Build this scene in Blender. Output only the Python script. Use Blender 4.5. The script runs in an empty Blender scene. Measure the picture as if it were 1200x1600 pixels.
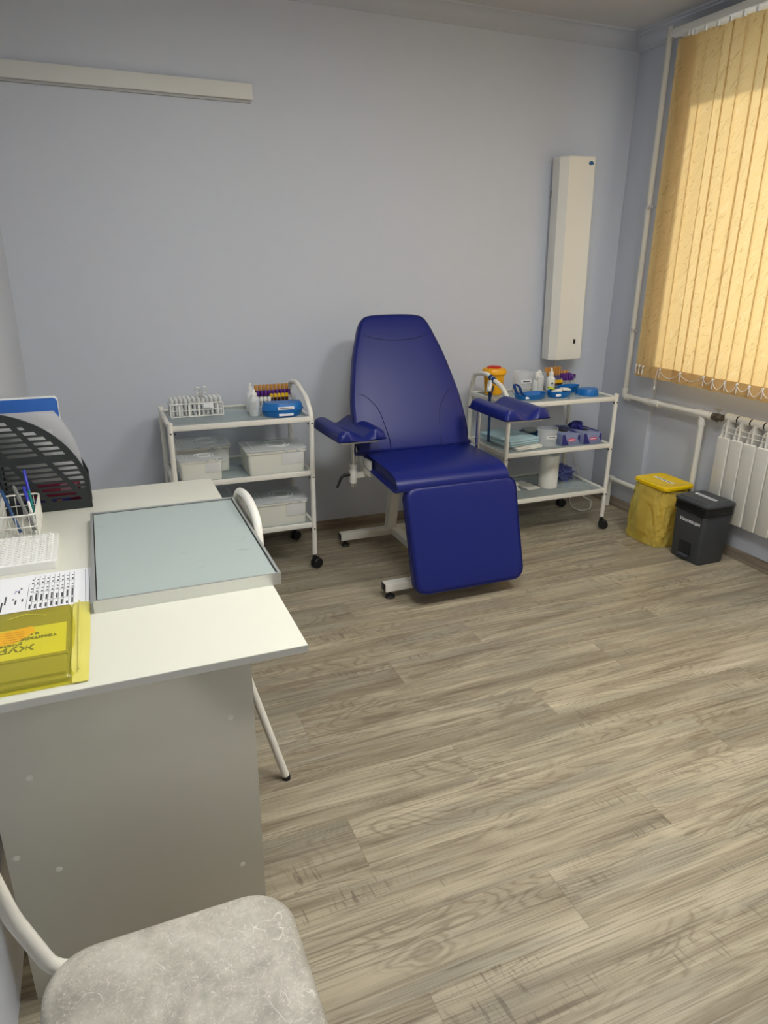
import bpy, bmesh, math, random
from mathutils import Vector, Matrix, noise
random.seed(7)
SC = bpy.context.scene
COL = SC.collection
PI = math.pi
R = math.radians
V = Vector

# ------------------------------------------------------------------ camera
cam_d = bpy.data.cameras.new('camera'); cam = bpy.data.objects.new('camera', cam_d); COL.objects.link(cam)
yaw, pit, rol = R(22.3638), R(19.8398), R(0.551)
fwd = V((math.sin(yaw)*math.cos(pit), math.cos(yaw)*math.cos(pit), -math.sin(pit)))
rgt = V((math.cos(yaw), -math.sin(yaw), 0)); upv = rgt.cross(fwd)
r2 = rgt*math.cos(rol)+upv*math.sin(rol); u2 = -rgt*math.sin(rol)+upv*math.cos(rol)
cam.matrix_world = Matrix(((r2.x, u2.x, -fwd.x, 0), (r2.y, u2.y, -fwd.y, 0), (r2.z, u2.z, -fwd.z, 1.5), (0, 0, 0, 1)))
cam_d.sensor_fit = 'VERTICAL'; cam_d.sensor_height = 36; cam_d.lens = 36*1087.07/1600
cam_d.clip_start = 0.02
SC.camera = cam

# ------------------------------------------------------------------ world, sun, exposure
w = bpy.data.worlds.new('world'); SC.world = w; w.use_nodes = True
bg = w.node_tree.nodes['Background']; bg.inputs[0].default_value = (0.85, 0.93, 1.0, 1); bg.inputs[1].default_value = 1.7
sd = bpy.data.lights.new('sun', 'SUN'); sd.energy = 3.9; sd.angle = R(2.5); sd.color = (1.0, 0.94, 0.84)
sun = bpy.data.objects.new('sun', sd); COL.objects.link(sun)
sun.rotation_euler = V((-0.86, 0.14, -0.50)).to_track_quat('-Z', 'Y').to_euler()
LAMP_STRENGTH = 29.0
LAMP_COLOUR = (1.0, 0.985, 0.93)
SC.view_settings.view_transform = 'Standard'; SC.view_settings.look = 'None'
SC.view_settings.gamma = 1; SC.view_settings.use_curve_mapping = False
SC.view_settings.exposure = 0.16

# ------------------------------------------------------------------ materials
def srgb(r, g, b):
    f = lambda c: (c/255/12.92) if c/255 <= 0.04045 else ((c/255+0.055)/1.055)**2.4
    return (f(r), f(g), f(b), 1)
def mat(name, col, rough=0.5, metal=0.0, trans=0.0, ior=1.45, alpha=1.0, spec=0.5, bump=0.0, bscale=200, vary=0.0, coat=0.0):
    m = bpy.data.materials.new(name); m.use_nodes = True
    nt = m.node_tree; b = nt.nodes['Principled BSDF']
    b.inputs['Base Color'].default_value = col; b.inputs['Roughness'].default_value = rough
    b.inputs['Metallic'].default_value = metal; b.inputs['Transmission Weight'].default_value = trans
    b.inputs['IOR'].default_value = ior; b.inputs['Alpha'].default_value = alpha
    b.inputs['Specular IOR Level'].default_value = spec; b.inputs['Coat Weight'].default_value = coat
    tc = nt.nodes.new('ShaderNodeTexCoord')
    if bump or vary:
        nz = nt.nodes.new('ShaderNodeTexNoise'); nz.inputs['Scale'].default_value = bscale; nz.inputs['Detail'].default_value = 4
        nt.links.new(tc.outputs['Object'], nz.inputs['Vector'])
    if bump:
        bp = nt.nodes.new('ShaderNodeBump'); bp.inputs['Strength'].default_value = bump; bp.inputs['Distance'].default_value = 0.002
        nt.links.new(nz.outputs['Fac'], bp.inputs['Height']); nt.links.new(bp.outputs[0], b.inputs['Normal'])
    if vary:
        mx = nt.nodes.new('ShaderNodeMix'); mx.data_type = 'RGBA'
        n2 = nt.nodes.new('ShaderNodeTexNoise'); n2.inputs['Scale'].default_value = bscale*0.1; n2.inputs['Detail'].default_value = 5
        nt.links.new(tc.outputs['Object'], n2.inputs['Vector'])
        mx.inputs['A'].default_value = [c*(1-vary) for c in col[:3]]+[1]; mx.inputs['B'].default_value = [min(1, c*(1+vary)) for c in col[:3]]+[1]
        nt.links.new(n2.outputs['Fac'], mx.inputs['Factor']); nt.links.new(mx.outputs['Result'], b.inputs['Base Color'])
    return m
def clear(name, col, rough=0.05, fac=0.75, tint=None):
    """thin clear plastic or glass: mostly transparent, with gloss"""
    m = bpy.data.materials.new(name); m.use_nodes = True; nt = m.node_tree
    b = nt.nodes['Principled BSDF']; b.inputs['Base Color'].default_value = col; b.inputs['Roughness'].default_value = rough
    t = nt.nodes.new('ShaderNodeBsdfTransparent'); t.inputs[0].default_value = tint or (1, 1, 1, 1)
    mx = nt.nodes.new('ShaderNodeMixShader'); mx.inputs[0].default_value = fac
    nt.links.new(b.outputs[0], mx.inputs[1]); nt.links.new(t.outputs[0], mx.inputs[2])
    nt.links.new(mx.outputs[0], nt.nodes['Material Output'].inputs[0])
    return m

class NT:
    def __init__(s, m): s.nt = m.node_tree
    def n(s, t, **k):
        nd = s.nt.nodes.new(t)
        for a, v in k.items(): setattr(nd, a, v)
        return nd
    def put(s, inp, v):
        if hasattr(v, 'is_linked') or isinstance(v, bpy.types.NodeSocket): s.nt.links.new(v, inp)
        else: inp.default_value = v
    def m(s, op, a, b=0.0, c=0.0):
        nd = s.n('ShaderNodeMath', operation=op)
        s.put(nd.inputs[0], a); s.put(nd.inputs[1], b); s.put(nd.inputs[2], c)
        return nd.outputs[0]
    def xyz(s, x, y, z):
        nd = s.n('ShaderNodeCombineXYZ'); s.put(nd.inputs[0], x); s.put(nd.inputs[1], y); s.put(nd.inputs[2], z); return nd.outputs[0]
    def noise(s, vec, scale, detail=4, dist=0.0, rough=0.5):
        nd = s.n('ShaderNodeTexNoise'); s.put(nd.inputs['Vector'], vec); nd.inputs['Scale'].default_value = scale
        nd.inputs['Detail'].default_value = detail; nd.inputs['Distortion'].default_value = dist; nd.inputs['Roughness'].default_value = rough
        return nd.outputs['Fac']
    def ramp(s, f, stops):
        nd = s.n('ShaderNodeValToRGB'); s.put(nd.inputs[0], f); e = nd.color_ramp.elements
        while len(e) < len(stops): e.new(0.5)
        for i, (p, c) in enumerate(stops):
            e[i].position = p; e[i].color = c if len(c) == 4 else (*c, 1)
        return nd.outputs[0]
    def mix(s, f, a, b, mode='MIX'):
        nd = s.n('ShaderNodeMix', data_type='RGBA', blend_type=mode)
        s.put(nd.inputs['Factor'], f); s.put(nd.inputs['A'], a); s.put(nd.inputs['B'], b); return nd.outputs['Result']
    def step(s, x, a, b):
        nd = s.n('ShaderNodeMapRange', interpolation_type='SMOOTHSTEP'); s.put(nd.inputs[0], x)
        nd.inputs[1].default_value = a; nd.inputs[2].default_value = b; return nd.outputs[0]

def floor_material():
    m = bpy.data.materials.new('vinyl_plank'); m.use_nodes = True; g = NT(m); b = m.node_tree.nodes['Principled BSDF']
    tc = g.n('ShaderNodeTexCoord'); sp = g.n('ShaderNodeSeparateXYZ'); g.nt.links.new(tc.outputs['Object'], sp.inputs[0])
    x, y = sp.outputs[0], sp.outputs[1]
    rv = g.m('DIVIDE', g.m('SUBTRACT', y, 0.95), 0.181); row = g.m('FLOOR', rv); rf = g.m('SUBTRACT', rv, row)
    u = g.m('DIVIDE', g.m('SUBTRACT', g.m('SUBTRACT', x, 0.935), g.m('MULTIPLY', row, 0.427)), 1.281); colm = g.m('FLOOR', u); uf = g.m('SUBTRACT', u, colm)
    wn = g.n('ShaderNodeTexWhiteNoise', noise_dimensions='2D'); g.nt.links.new(g.xyz(row, colm, 0), wn.inputs['Vector'])
    rnd = wn.outputs['Value']; sc = g.n('ShaderNodeSeparateColor'); g.nt.links.new(wn.outputs['Color'], sc.inputs[0])
    ra, rb = sc.outputs[0], sc.outputs[1]
    ox = g.m('MULTIPLY', rnd, 37.0); oy = g.m('MULTIPLY', ra, 23.0); oz = g.m('MULTIPLY', rb, 51.0)
    xs = g.m('ADD', x, ox); ys = g.m('ADD', y, oy)
    # broad tone streaks
    broad = g.noise(g.xyz(g.m('MULTIPLY', xs, 0.75), g.m('MULTIPLY', ys, 8.0), oz), 1.5, 6, 0.7, 0.6)
    # growth rings: contours of a stretched field give the cathedral figure
    warp = g.noise(g.xyz(g.m('MULTIPLY', xs, 1.1), g.m('MULTIPLY', ys, 5.5), oz), 1.0, 3, 0.35, 0.45)
    rings = g.m('POWER', g.m('MULTIPLY_ADD', g.m('SINE', g.m('MULTIPLY', warp, 185.0)), 0.5, 0.5), 4.0)
    zone = g.step(g.noise(g.xyz(g.m('MULTIPLY', xs, 1.0), g.m('MULTIPLY', ys, 5.0), oz), 1.7, 2), 0.40, 0.60)
    fine = g.noise(g.xyz(g.m('MULTIPLY', xs, 3.0), g.m('MULTIPLY', ys, 210.0), oz), 1.0, 4, 0.2, 0.6)
    mid = g.noise(g.xyz(g.m('MULTIPLY', xs, 1.5), g.m('MULTIPLY', ys, 46.0), oz), 1.0, 5, 0.9, 0.62)
    base = g.ramp(broad, [(0.30, srgb(135, 123, 104)), (0.44, srgb(162, 150, 129)), (0.56, srgb(181, 170, 147)), (0.72, srgb(202, 191, 168))])
    grey = g.mix(g.m('MULTIPLY', g.step(g.noise(g.xyz(g.m('MULTIPLY', xs, 0.9), g.m('MULTIPLY', ys, 6.5), oz), 2.0, 4), 0.47, 0.66), 0.6), base, srgb(150, 146, 132))
    c = g.mix(g.m('MULTIPLY', g.m('MULTIPLY', rings, zone), 0.44), grey, srgb(106, 92, 74))
    c = g.mix(g.m('MULTIPLY', g.step(fine, 0.48, 0.64), 0.52), c, srgb(108, 96, 79))
    c = g.mix(g.m('MULTIPLY', g.step(mid, 0.56, 0.70), 0.60), c, srgb(100, 87, 70))
    # pale rubbed streaks
    c = g.mix(g.m('MULTIPLY', g.step(mid, 0.44, 0.28), 0.45), c, srgb(212, 202, 180))
    # rough-saw cross marks, in patches of some planks
    patch = g.m('MULTIPLY', g.step(g.noise(g.xyz(g.m('MULTIPLY', xs, 2.4), g.m('MULTIPLY', ys, 7.0), oz), 1.0, 2), 0.55, 0.66), g.step(rb, 0.35, 0.4))
    saw = g.noise(g.xyz(g.m('MULTIPLY', g.m('ADD', xs, g.m('MULTIPLY', ys, 0.12)), 95.0), g.m('MULTIPLY', ys, 11.0), oz), 1.0, 3, 0.4, 0.6)
    c = g.mix(g.m('MULTIPLY', g.m('MULTIPLY', patch, g.step(saw, 0.53, 0.68)), 0.62), c, srgb(96, 86, 74))
    # knots
    vo = g.n('ShaderNodeTexVoronoi', feature='F1'); wv = g.m('MULTIPLY', g.noise(g.xyz(g.m('MULTIPLY', xs, 9), g.m('MULTIPLY', ys, 22), oz), 1.0, 3), 0.22)
    g.nt.links.new(g.xyz(g.m('ADD', g.m('MULTIPLY', xs, 1.5), wv), g.m('ADD', g.m('MULTIPLY', ys, 4.2), wv), oz), vo.inputs['Vector']); vo.inputs['Scale'].default_value = 1.0
    dk = vo.outputs['Distance']
    kr = g.m('MULTIPLY', g.m('MULTIPLY_ADD', g.m('SINE', g.m('MULTIPLY', dk, 110.0)), 0.5, 0.5), g.step(dk, 0.24, 0.08))
    c = g.mix(g.m('MULTIPLY', kr, 0.42), c, srgb(104, 90, 73))
    c = g.mix(g.m('MULTIPLY', g.step(dk, 0.065, 0.015), 0.75), c, srgb(82, 70, 58))
    # tone of each plank
    tone = g.m('MULTIPLY_ADD', ra, 0.16, 0.86)
    nd = g.n('ShaderNodeVectorMath', operation='SCALE'); g.nt.links.new(c, nd.inputs[0]); g.nt.links.new(tone, nd.inputs['Scale']); c = nd.outputs[0]
    # joints
    er = g.m('MULTIPLY', g.m('MINIMUM', rf, g.m('SUBTRACT', 1.0, rf)), 0.181); eu = g.m('MULTIPLY', g.m('MINIMUM', uf, g.m('SUBTRACT', 1.0, uf)), 1.281)
    e = g.m('MINIMUM', er, eu); gro = g.m('MAXIMUM', g.m('MULTIPLY', g.step(er, 0.0016, 0.0004), 0.45), g.m('MULTIPLY', g.step(eu, 0.0016, 0.0004), 0.8))
    c = g.mix(g.m('MULTIPLY', gro, 0.45), c, srgb(96, 85, 72))
    g.nt.links.new(c, b.inputs['Base Color'])
    g.put(b.inputs['Roughness'], g.m('MULTIPLY_ADD', fine, 0.18, 0.36)); b.inputs['Specular IOR Level'].default_value = 0.4
    bp = g.n('ShaderNodeBump'); bp.inputs['Strength'].default_value = 0.25; bp.inputs['Distance'].default_value = 0.001
    g.nt.links.new(g.m('SUBTRACT', g.m('MULTIPLY', fine, -0.6), gro), bp.inputs['Height']); g.nt.links.new(bp.outputs[0], b.inputs['Normal'])
    return m
def baseboard_material():
    m = bpy.data.materials.new('wood_skirting'); m.use_nodes = True; g = NT(m); b = m.node_tree.nodes['Principled BSDF']
    tc = g.n('ShaderNodeTexCoord'); mp = g.n('ShaderNodeMapping'); mp.inputs['Scale'].default_value = (3, 3, 60)
    g.nt.links.new(tc.outputs['Object'], mp.inputs[0])
    c = g.ramp(g.noise(mp.outputs[0], 1.0, 5, 0.5, 0.65), [(0.3, srgb(104, 92, 80)), (0.5, srgb(135, 122, 106)), (0.7, srgb(158, 146, 128))])
    g.nt.links.new(c, b.inputs['Base Color']); b.inputs['Roughness'].default_value = 0.5
    return m
def marble_material():
    """pale leatherette with a crackled, scratched print"""
    m = bpy.data.materials.new('marbled_leatherette'); m.use_nodes = True; g = NT(m); b = m.node_tree.nodes['Principled BSDF']
    tc = g.n('ShaderNodeTexCoord'); P = tc.outputs['Object']
    cloud = g.noise(P, 9.0, 6, 0.8, 0.62)
    c = g.ramp(cloud, [(0.32, srgb(150, 146, 136)), (0.5, srgb(180, 176, 165)), (0.68, srgb(201, 197, 187))])
    hz = g.noise(P, 70.0, 5, 1.5, 0.7)
    c = g.mix(g.m('MULTIPLY', g.step(hz, 0.5, 0.7), 0.35), c, srgb(222, 219, 210))
    c = g.mix(g.m('MULTIPLY', g.step(hz, 0.47, 0.32), 0.3), c, srgb(150, 146, 137))
    for sc, dist, wd, am in ((8.0, 1.0, 0.003, 0.7), (15.0, 1.4, 0.006, 0.65), (28.0, 1.6, 0.011, 0.55), (48.0, 1.8, 0.02, 0.5), (80.0, 1.5, 0.03, 0.4)):
        n1 = g.noise(P, sc, 2, dist, 0.5)
        line = g.step(g.m('ABSOLUTE', g.m('SUBTRACT', n1, 0.5)), wd, 0.0)
        gate = g.step(g.noise(P, sc*1.3+3, 2), 0.50, 0.62)
        c = g.mix(g.m('MULTIPLY', g.m('MULTIPLY', line, gate), am), c, srgb(236, 233, 225))
    g.nt.links.new(c, b.inputs['Base Color']); b.inputs['Roughness'].default_value = 0.5
    bp = g.n('ShaderNodeBump'); bp.inputs['Strength'].default_value = 0.12; bp.inputs['Distance'].default_value = 0.001
    g.nt.links.new(hz, bp.inputs['Height']); g.nt.links.new(bp.outputs[0], b.inputs['Normal'])
    return m
def blind_material():
    m = bpy.data.materials.new('blind_fabric'); m.use_nodes = True; g = NT(m); nt = g.nt
    b = nt.nodes['Principled BSDF']; tc = g.n('ShaderNodeTexCoord'); sp = g.n('ShaderNodeSeparateXYZ'); nt.links.new(tc.outputs['Object'], sp.inputs[0])
    y, z = sp.outputs[1], sp.outputs[2]
    # slanting hair-like threads in the weave
    a = g.m('ADD', g.m('MULTIPLY', y, 0.80), g.m('MULTIPLY', z, 0.60)); t = g.m('SUBTRACT', g.m('MULTIPLY', z, 0.80), g.m('MULTIPLY', y, 0.60))
    P = g.xyz(g.m('MULTIPLY', a, 34.0), g.m('MULTIPLY', t, 5.0), 4.3)
    n1 = g.noise(P, 1.0, 2, 1.1, 0.4); l1 = g.step(g.m('ABSOLUTE', g.m('SUBTRACT', n1, 0.5)), 0.016, 0.0)
    n2 = g.noise(g.xyz(g.m('MULTIPLY', a, 30.0), g.m('MULTIPLY', t, 6.5), 9.0), 1.0, 2, 1.3, 0.4); l2 = g.step(g.m('ABSOLUTE', g.m('SUBTRACT', n2, 0.52)), 0.012, 0.0)
    wv = g.noise(tc.outputs['Object'], 240, 3)
    c = g.mix(g.m('MULTIPLY', l1, 0.5), srgb(234, 206, 148), srgb(166, 128, 74))
    c = g.mix(g.m('MULTIPLY', l2, 0.4), c, srgb(255, 244, 214))
    c = g.mix(g.m('MULTIPLY', wv, 0.25), c, srgb(208, 178, 122))
    nt.links.new(c, b.inputs['Base Color']); b.inputs['Roughness'].default_value = 0.9; b.inputs['Specular IOR Level'].default_value = 0.1
    tr = g.n('ShaderNodeBsdfTranslucent'); nt.links.new(c, tr.inputs[0])
    mx = g.n('ShaderNodeMixShader'); mx.inputs[0].default_value = 0.42
    nt.links.new(b.outputs[0], mx.inputs[1]); nt.links.new(tr.outputs[0], mx.inputs[2])
    nt.links.new(mx.outputs[0], nt.nodes['Material Output'].inputs[0])
    return m
def frosted_panel():
    m = bpy.data.materials.new('clouded_glass'); m.use_nodes = True; g = NT(m); b = m.node_tree.nodes['Principled BSDF']
    tc = g.n('ShaderNodeTexCoord'); P = tc.outputs['Object']
    mp = g.n('ShaderNodeMapping'); mp.inputs['Scale'].default_value = (1, 2.2, 1); g.nt.links.new(P, mp.inputs[0])
    n1 = g.noise(mp.outputs[0], 9.0, 5, 0.6, 0.6); n2 = g.noise(P, 3.5, 2)
    sm = g.m('MULTIPLY', g.step(n1, 0.60, 0.72), g.step(n2, 0.48, 0.62))
    c = g.mix(g.m('MULTIPLY', sm, 0.5), srgb(166, 178, 175), srgb(120, 132, 134))
    g.nt.links.new(c, b.inputs['Base Color']); b.inputs['Roughness'].default_value = 0.3; b.inputs['Specular IOR Level'].default_value = 0.5
    return m

M = dict(
    wall=mat('wall_paint', srgb(205, 210, 221), 0.55, bump=0.08, bscale=160, vary=0.015),
    ceiling=mat('ceiling_paint', srgb(196, 197, 200), 0.8, bump=0.05, bscale=120),
    cornice=mat('cornice_paint', srgb(194, 198, 208), 0.6),
    floor=floor_material(), skirting=baseboard_material(), marble=marble_material(), blind=blind_material(), cloudy=frosted_panel(),
    white_metal=mat('white_enamel', srgb(232, 230, 222), 0.28, bump=0.02, bscale=60),
    white_pipe=mat('white_pipe_plastic', srgb(226, 224, 216), 0.4),
    white_plastic=mat('white_plastic', srgb(236, 236, 232), 0.4),
    casing=mat('lamp_casing', srgb(236, 234, 226), 0.22),
    rail=mat('rail_white', srgb(222, 223, 219), 0.5, vary=0.03, bscale=30),
    desk_top=mat('desk_laminate', srgb(219, 219, 206), 0.38, bump=0.03, bscale=300),
    desk_panel=mat('desk_panel_grey', srgb(208, 205, 191), 0.5, bump=0.03, bscale=300),
    desk_edge=mat('desk_edge_grey', srgb(214, 214, 208), 0.5),
    screw_cap=mat('screw_cap', srgb(238, 236, 226), 0.5),
    blue=mat('blue_leatherette', srgb(19, 32, 112), 0.38, bump=0.06, bscale=420, spec=0.45),
    blue_seam=mat('blue_piping', srgb(15, 23, 92), 0.45),
    chrome=mat('chrome', (0.75, 0.75, 0.76, 1), 0.12, 1.0),
    steel=mat('brushed_steel', (0.62, 0.61, 0.58, 1), 0.35, 1.0),
    alu=mat('aluminium', (0.72, 0.73, 0.71, 1), 0.38, 0.85),
    brass=mat('dull_valve_metal', srgb(120, 112, 98), 0.4, 0.8),
    black=mat('black_plastic', srgb(26, 27, 29), 0.42),
    black_holder=mat('charcoal_plastic', srgb(42, 46, 47), 0.5),
    bin_grey=mat('dark_grey_plastic', srgb(66, 69, 74), 0.45, bump=0.04, bscale=400),
    bag_black=mat('black_bag_film', srgb(24, 25, 27), 0.22),
    dark=mat('dark_gap', srgb(34, 36, 38), 0.7),
    glass=clear('shelf_glass', (0.62, 0.70, 0.71, 1), 0.06, 0.62, (0.88, 0.93, 0.93, 1)),
    clear=clear('clear_plastic', (0.80, 0.83, 0.85, 1), 0.12, 0.72),
    clear_lid=clear('clear_lid_plastic', (0.80, 0.83, 0.84, 1), 0.15, 0.45),
    milky=clear('milky_plastic', (0.85, 0.87, 0.88, 1), 0.3, 0.38),
    pane=clear('window_glass', (0.8, 0.85, 0.9, 1), 0.02, 0.92),
    sleeve=clear('clear_sleeve', (0.70, 0.70, 0.73, 1), 0.12, 0.30),
    bag_yellow=clear('yellow_bag_film', srgb(240, 226, 130), 0.12, 0.62, srgb(252, 244, 180)),
    env_yellow=clear('yellow_envelope_film', srgb(226, 218, 80), 0.2, 0.74, srgb(252, 249, 190)),
    env_yellow_thick=mat('yellow_envelope_edge', srgb(214, 206, 104), 0.3),
    box_white=mat('box_white', srgb(224, 224, 214), 0.45),
    kidney=mat('blue_dish', srgb(18, 108, 184), 0.3), kidney_dark=mat('dark_blue_dish', srgb(24, 76, 132), 0.35),
    amber=mat('amber_cap', srgb(196, 140, 62), 0.5), orange=mat('orange_label', srgb(206, 110, 50), 0.5),
    purple=mat('purple_cap', srgb(86, 34, 128), 0.4), yellow_cap=mat('yellow_cap', srgb(232, 186, 20), 0.4),
    violet_blue=mat('slate_blue_cap', srgb(84, 78, 130), 0.45), tube_dark=mat('dark_red_tube', srgb(74, 26, 20), 0.3),
    yellow=mat('yellow_plastic', srgb(238, 200, 8), 0.35), sharps=mat('sharps_yellow', srgb(240, 172, 16), 0.35),
    red=mat('red_plastic', srgb(196, 38, 24), 0.35),
    paper=mat('white_paper', srgb(236, 237, 240), 0.8), ink=mat('black_ink', srgb(70, 72, 76), 0.8), ink_blue=mat('blue_ink', srgb(70, 72, 170), 0.8),
    tissue=mat('white_tissue', srgb(232, 230, 222), 0.9, bump=0.5, bscale=60), drape=mat('pale_blue_drape', srgb(172, 200, 208), 0.85, bump=0.3, bscale=90),
    strap=mat('navy_strap', srgb(26, 62, 116), 0.7), glove=mat('blue_glove', srgb(44, 44, 128), 0.5), glove_pale=mat('lilac_film', srgb(104, 110, 176), 0.45),
    glove_box=mat('glove_box_card', srgb(134, 142, 176), 0.6), glove_box_dark=mat('glove_box_print', srgb(50, 46, 118), 0.6), pink=mat('pink_print', srgb(222, 62, 104), 0.6),
    grey_soft=mat('grey_cloth', srgb(140, 146, 150), 0.8), blue_folder=mat('blue_folder', srgb(30, 88, 166), 0.45), navy_edge=mat('navy_binding', srgb(26, 52, 92), 0.5),
    crimson=mat('crimson_cover', srgb(140, 32, 64), 0.5), rose=mat('rose_cover', srgb(196, 140, 156), 0.5), grey_sheet=mat('grey_sheets', srgb(186, 188, 188), 0.7),
    olive=mat('olive_cover', srgb(134, 126, 84), 0.6), page_yellow=mat('yellow_page', srgb(220, 214, 100), 0.6), note_orange=mat('orange_note', srgb(246, 176, 60), 0.6),
    pen_blue=mat('pen_blue', srgb(44, 52, 176), 0.3), pen_green=mat('pen_teal', srgb(14, 122, 120), 0.3), pen_navy=mat('pen_navy', srgb(38, 72, 116), 0.3), pen_grey=mat('pen_grey', srgb(120, 120, 118), 0.3),
    badge=mat('badge_blue', srgb(50, 98, 144), 0.35), lime=mat('lime_pack', srgb(196, 212, 40), 0.5),
)
lm = bpy.data.materials.new('lamp_diffuser'); lm.use_nodes = True
_b = lm.node_tree.nodes['Principled BSDF']; _b.inputs['Emission Color'].default_value = (*LAMP_COLOUR, 1); _b.inputs['Emission Strength'].default_value = LAMP_STRENGTH
M['lamp'] = lm

# ------------------------------------------------------------------ mesh helpers
WM = {}
def wm(o):
    return WM.get(o.name, Matrix.Identity(4))
def sharpen(bm, ang=38):
    bm.normal_update()
    a = R(ang)
    for f in bm.faces: f.smooth = True
    for e in bm.edges:
        if len(e.link_faces) == 2:
            try: e.smooth = e.calc_face_angle() < a
            except Exception: pass
        else: e.smooth = True
def obj(name, bm, m, parent=None, ang=38, local=False, recalc=True):
    """link a bmesh given in world coordinates as one object (re-expressed in its thing's frame)"""
    if recalc: bmesh.ops.recalc_face_normals(bm, faces=bm.faces[:])
    sharpen(bm, ang)
    me = bpy.data.meshes.new(name)
    if not local:
        if parent is not None: bm.transform(wm(parent).inverted())
    bm.to_mesh(me); bm.free()
    me.materials.append(M[m] if isinstance(m, str) else m)
    o = bpy.data.objects.new(name, me); COL.objects.link(o)
    if parent is not None:
        o.parent = parent; WM[o.name] = wm(parent)
    return o
def obj_loose(name, bm, m, parent, ang=38):
    """one object for each connected piece of the bmesh"""
    left = set(bm.verts); out = []
    while left:
        st = [left.pop()]; grp = {st[0]}
        while st:
            for e in st.pop().link_edges:
                for v in e.verts:
                    if v not in grp: grp.add(v); st.append(v)
        left -= grp; nb = bmesh.new(); mp = {v: nb.verts.new(v.co) for v in grp}
        for f in {f for v in grp for f in v.link_faces}: nb.faces.new([mp[v] for v in f.verts])
        out.append(obj(name, nb, m, parent, ang))
    bm.free(); return out
def tag(o, label, cat, group=None, kind=None):
    o['label'] = label; o['category'] = cat
    if group: o['group'] = group
    if kind: o['kind'] = kind
    return o
def thing(name, label, cat, loc=(0, 0, 0), rotz=0.0, group=None):
    o = bpy.data.objects.new(name, None); COL.objects.link(o); o.empty_display_size = 0.05
    o.location = loc; o.rotation_euler = (0, 0, rotz)
    WM[o.name] = Matrix.Translation(loc) @ Matrix.Rotation(rotz, 4, 'Z')
    return tag(o, label, cat, group)
def single(name, bm, m, label, cat, group=None, ang=38):
    """a thing that is one mesh; its origin goes to the base centre"""
    xs = [v.co for v in bm.verts]
    c = V(((min(v.x for v in xs)+max(v.x for v in xs))/2, (min(v.y for v in xs)+max(v.y for v in xs))/2, min(v.z for v in xs)))
    bm.transform(Matrix.Translation(-c))
    o = obj(name, bm, m, None, ang); o.location = c; WM[o.name] = Matrix.Translation(c)
    return tag(o, label, cat, group)
def struct(name, bm, m, parent=None, ang=38):
    o = obj(name, bm, m, parent, ang)
    if parent is None: o['kind'] = 'structure'
    return o
def copy_tree(o, parent=None):
    c = o.copy(); COL.objects.link(c)
    if parent is not None: c.parent = parent
    for ch in list(o.children): copy_tree(ch, c)
    return c
def bmn(): return bmesh.new()
def box(bm, x0, x1, y0, y1, z0, z1, bev=0.0, seg=2):
    t = bmesh.new()
    bmesh.ops.create_cube(t, size=1)
    for v in t.verts: v.co = V((x0+(v.co.x+.5)*(x1-x0), y0+(v.co.y+.5)*(y1-y0), z0+(v.co.z+.5)*(z1-z0)))
    if bev: bmesh.ops.bevel(t, geom=t.edges[:], offset=bev, segments=seg, affect='EDGES', profile=0.5)
    join(bm, t); return bm
def join(bm, t, mtx=None):
    if mtx is not None: t.transform(mtx)
    me = bpy.data.meshes.new('tmp'); t.to_mesh(me); t.free(); bm.from_mesh(me); bpy.data.meshes.remove(me)
def loft(bm, rings, cap0=True, cap1=True, closed=False):
    vr = [[bm.verts.new(p) for p in r] for r in rings]
    n = len(vr[0]); k = len(vr)
    for i in range(k if closed else k-1):
        a, b = vr[i], vr[(i+1) % k]
        for j in range(n):
            bm.faces.new((a[j], a[(j+1) % n], b[(j+1) % n], b[j]))
    if not closed:
        if cap0: bm.faces.new(vr[0][::-1])
        if cap1: bm.faces.new(vr[-1])
    return bm
def fillet(pts, r, n=6, closed=False):
    pts = [V(p) for p in pts]; out = []
    rng = range(len(pts))
    for i in rng:
        if not closed and i in (0, len(pts)-1): out.append(pts[i]); continue
        p = pts[i]; a = pts[i-1]-p; b = pts[(i+1) % len(pts)]-p
        la, lb = a.length, b.length; a.normalize(); b.normalize()
        ang = a.angle(b)
        if ang > PI-0.02: out.append(p); continue
        rr = r[i] if isinstance(r, (list, tuple)) else r
        d = min(rr/math.tan(ang/2), la*0.49, lb*0.49)
        p0, p1 = p+a*d, p+b*d
        for k in range(n+1):
            t = k/n; out.append(p0*(1-t)**2+p*2*t*(1-t)+p1*t*t)
    return out
def tube(bm, pts, r, seg=12, closed=False, flat=None):
    """sweep a circle (or a flat w x h section) along pts"""
    pts = [V(p) for p in pts]; n = len(pts)
    tg = []
    for i in range(n):
        a = pts[i-1] if (i > 0 or closed) else pts[i]; b = pts[(i+1) % n] if (i < n-1 or closed) else pts[i]
        tg.append((b-a).normalized())
    ref = V((0, 0, 1)) if abs(tg[0].z) < 0.9 else V((1, 0, 0))
    u = (ref-tg[0]*ref.dot(tg[0])).normalized(); rings = []
    for i in range(n):
        u = (u-tg[i]*u.dot(tg[i]))
        if u.length < 1e-6: u = tg[i].orthogonal()
        u.normalize(); v = tg[i].cross(u)
        rr = r[i] if isinstance(r, (list, tuple)) else r
        if flat:
            hw, hh = flat[0]/2, flat[1]/2
            rings.append([pts[i]+v*a*hw+u*b*hh for a, b in ((-1, -1), (1, -1), (1, 1), (-1, 1))])
        else:
            rings.append([pts[i]+u*rr*math.cos(2*PI*k/seg)+v*rr*math.sin(2*PI*k/seg) for k in range(seg)])
    loft(bm, rings, closed=closed)
    return bm
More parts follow.
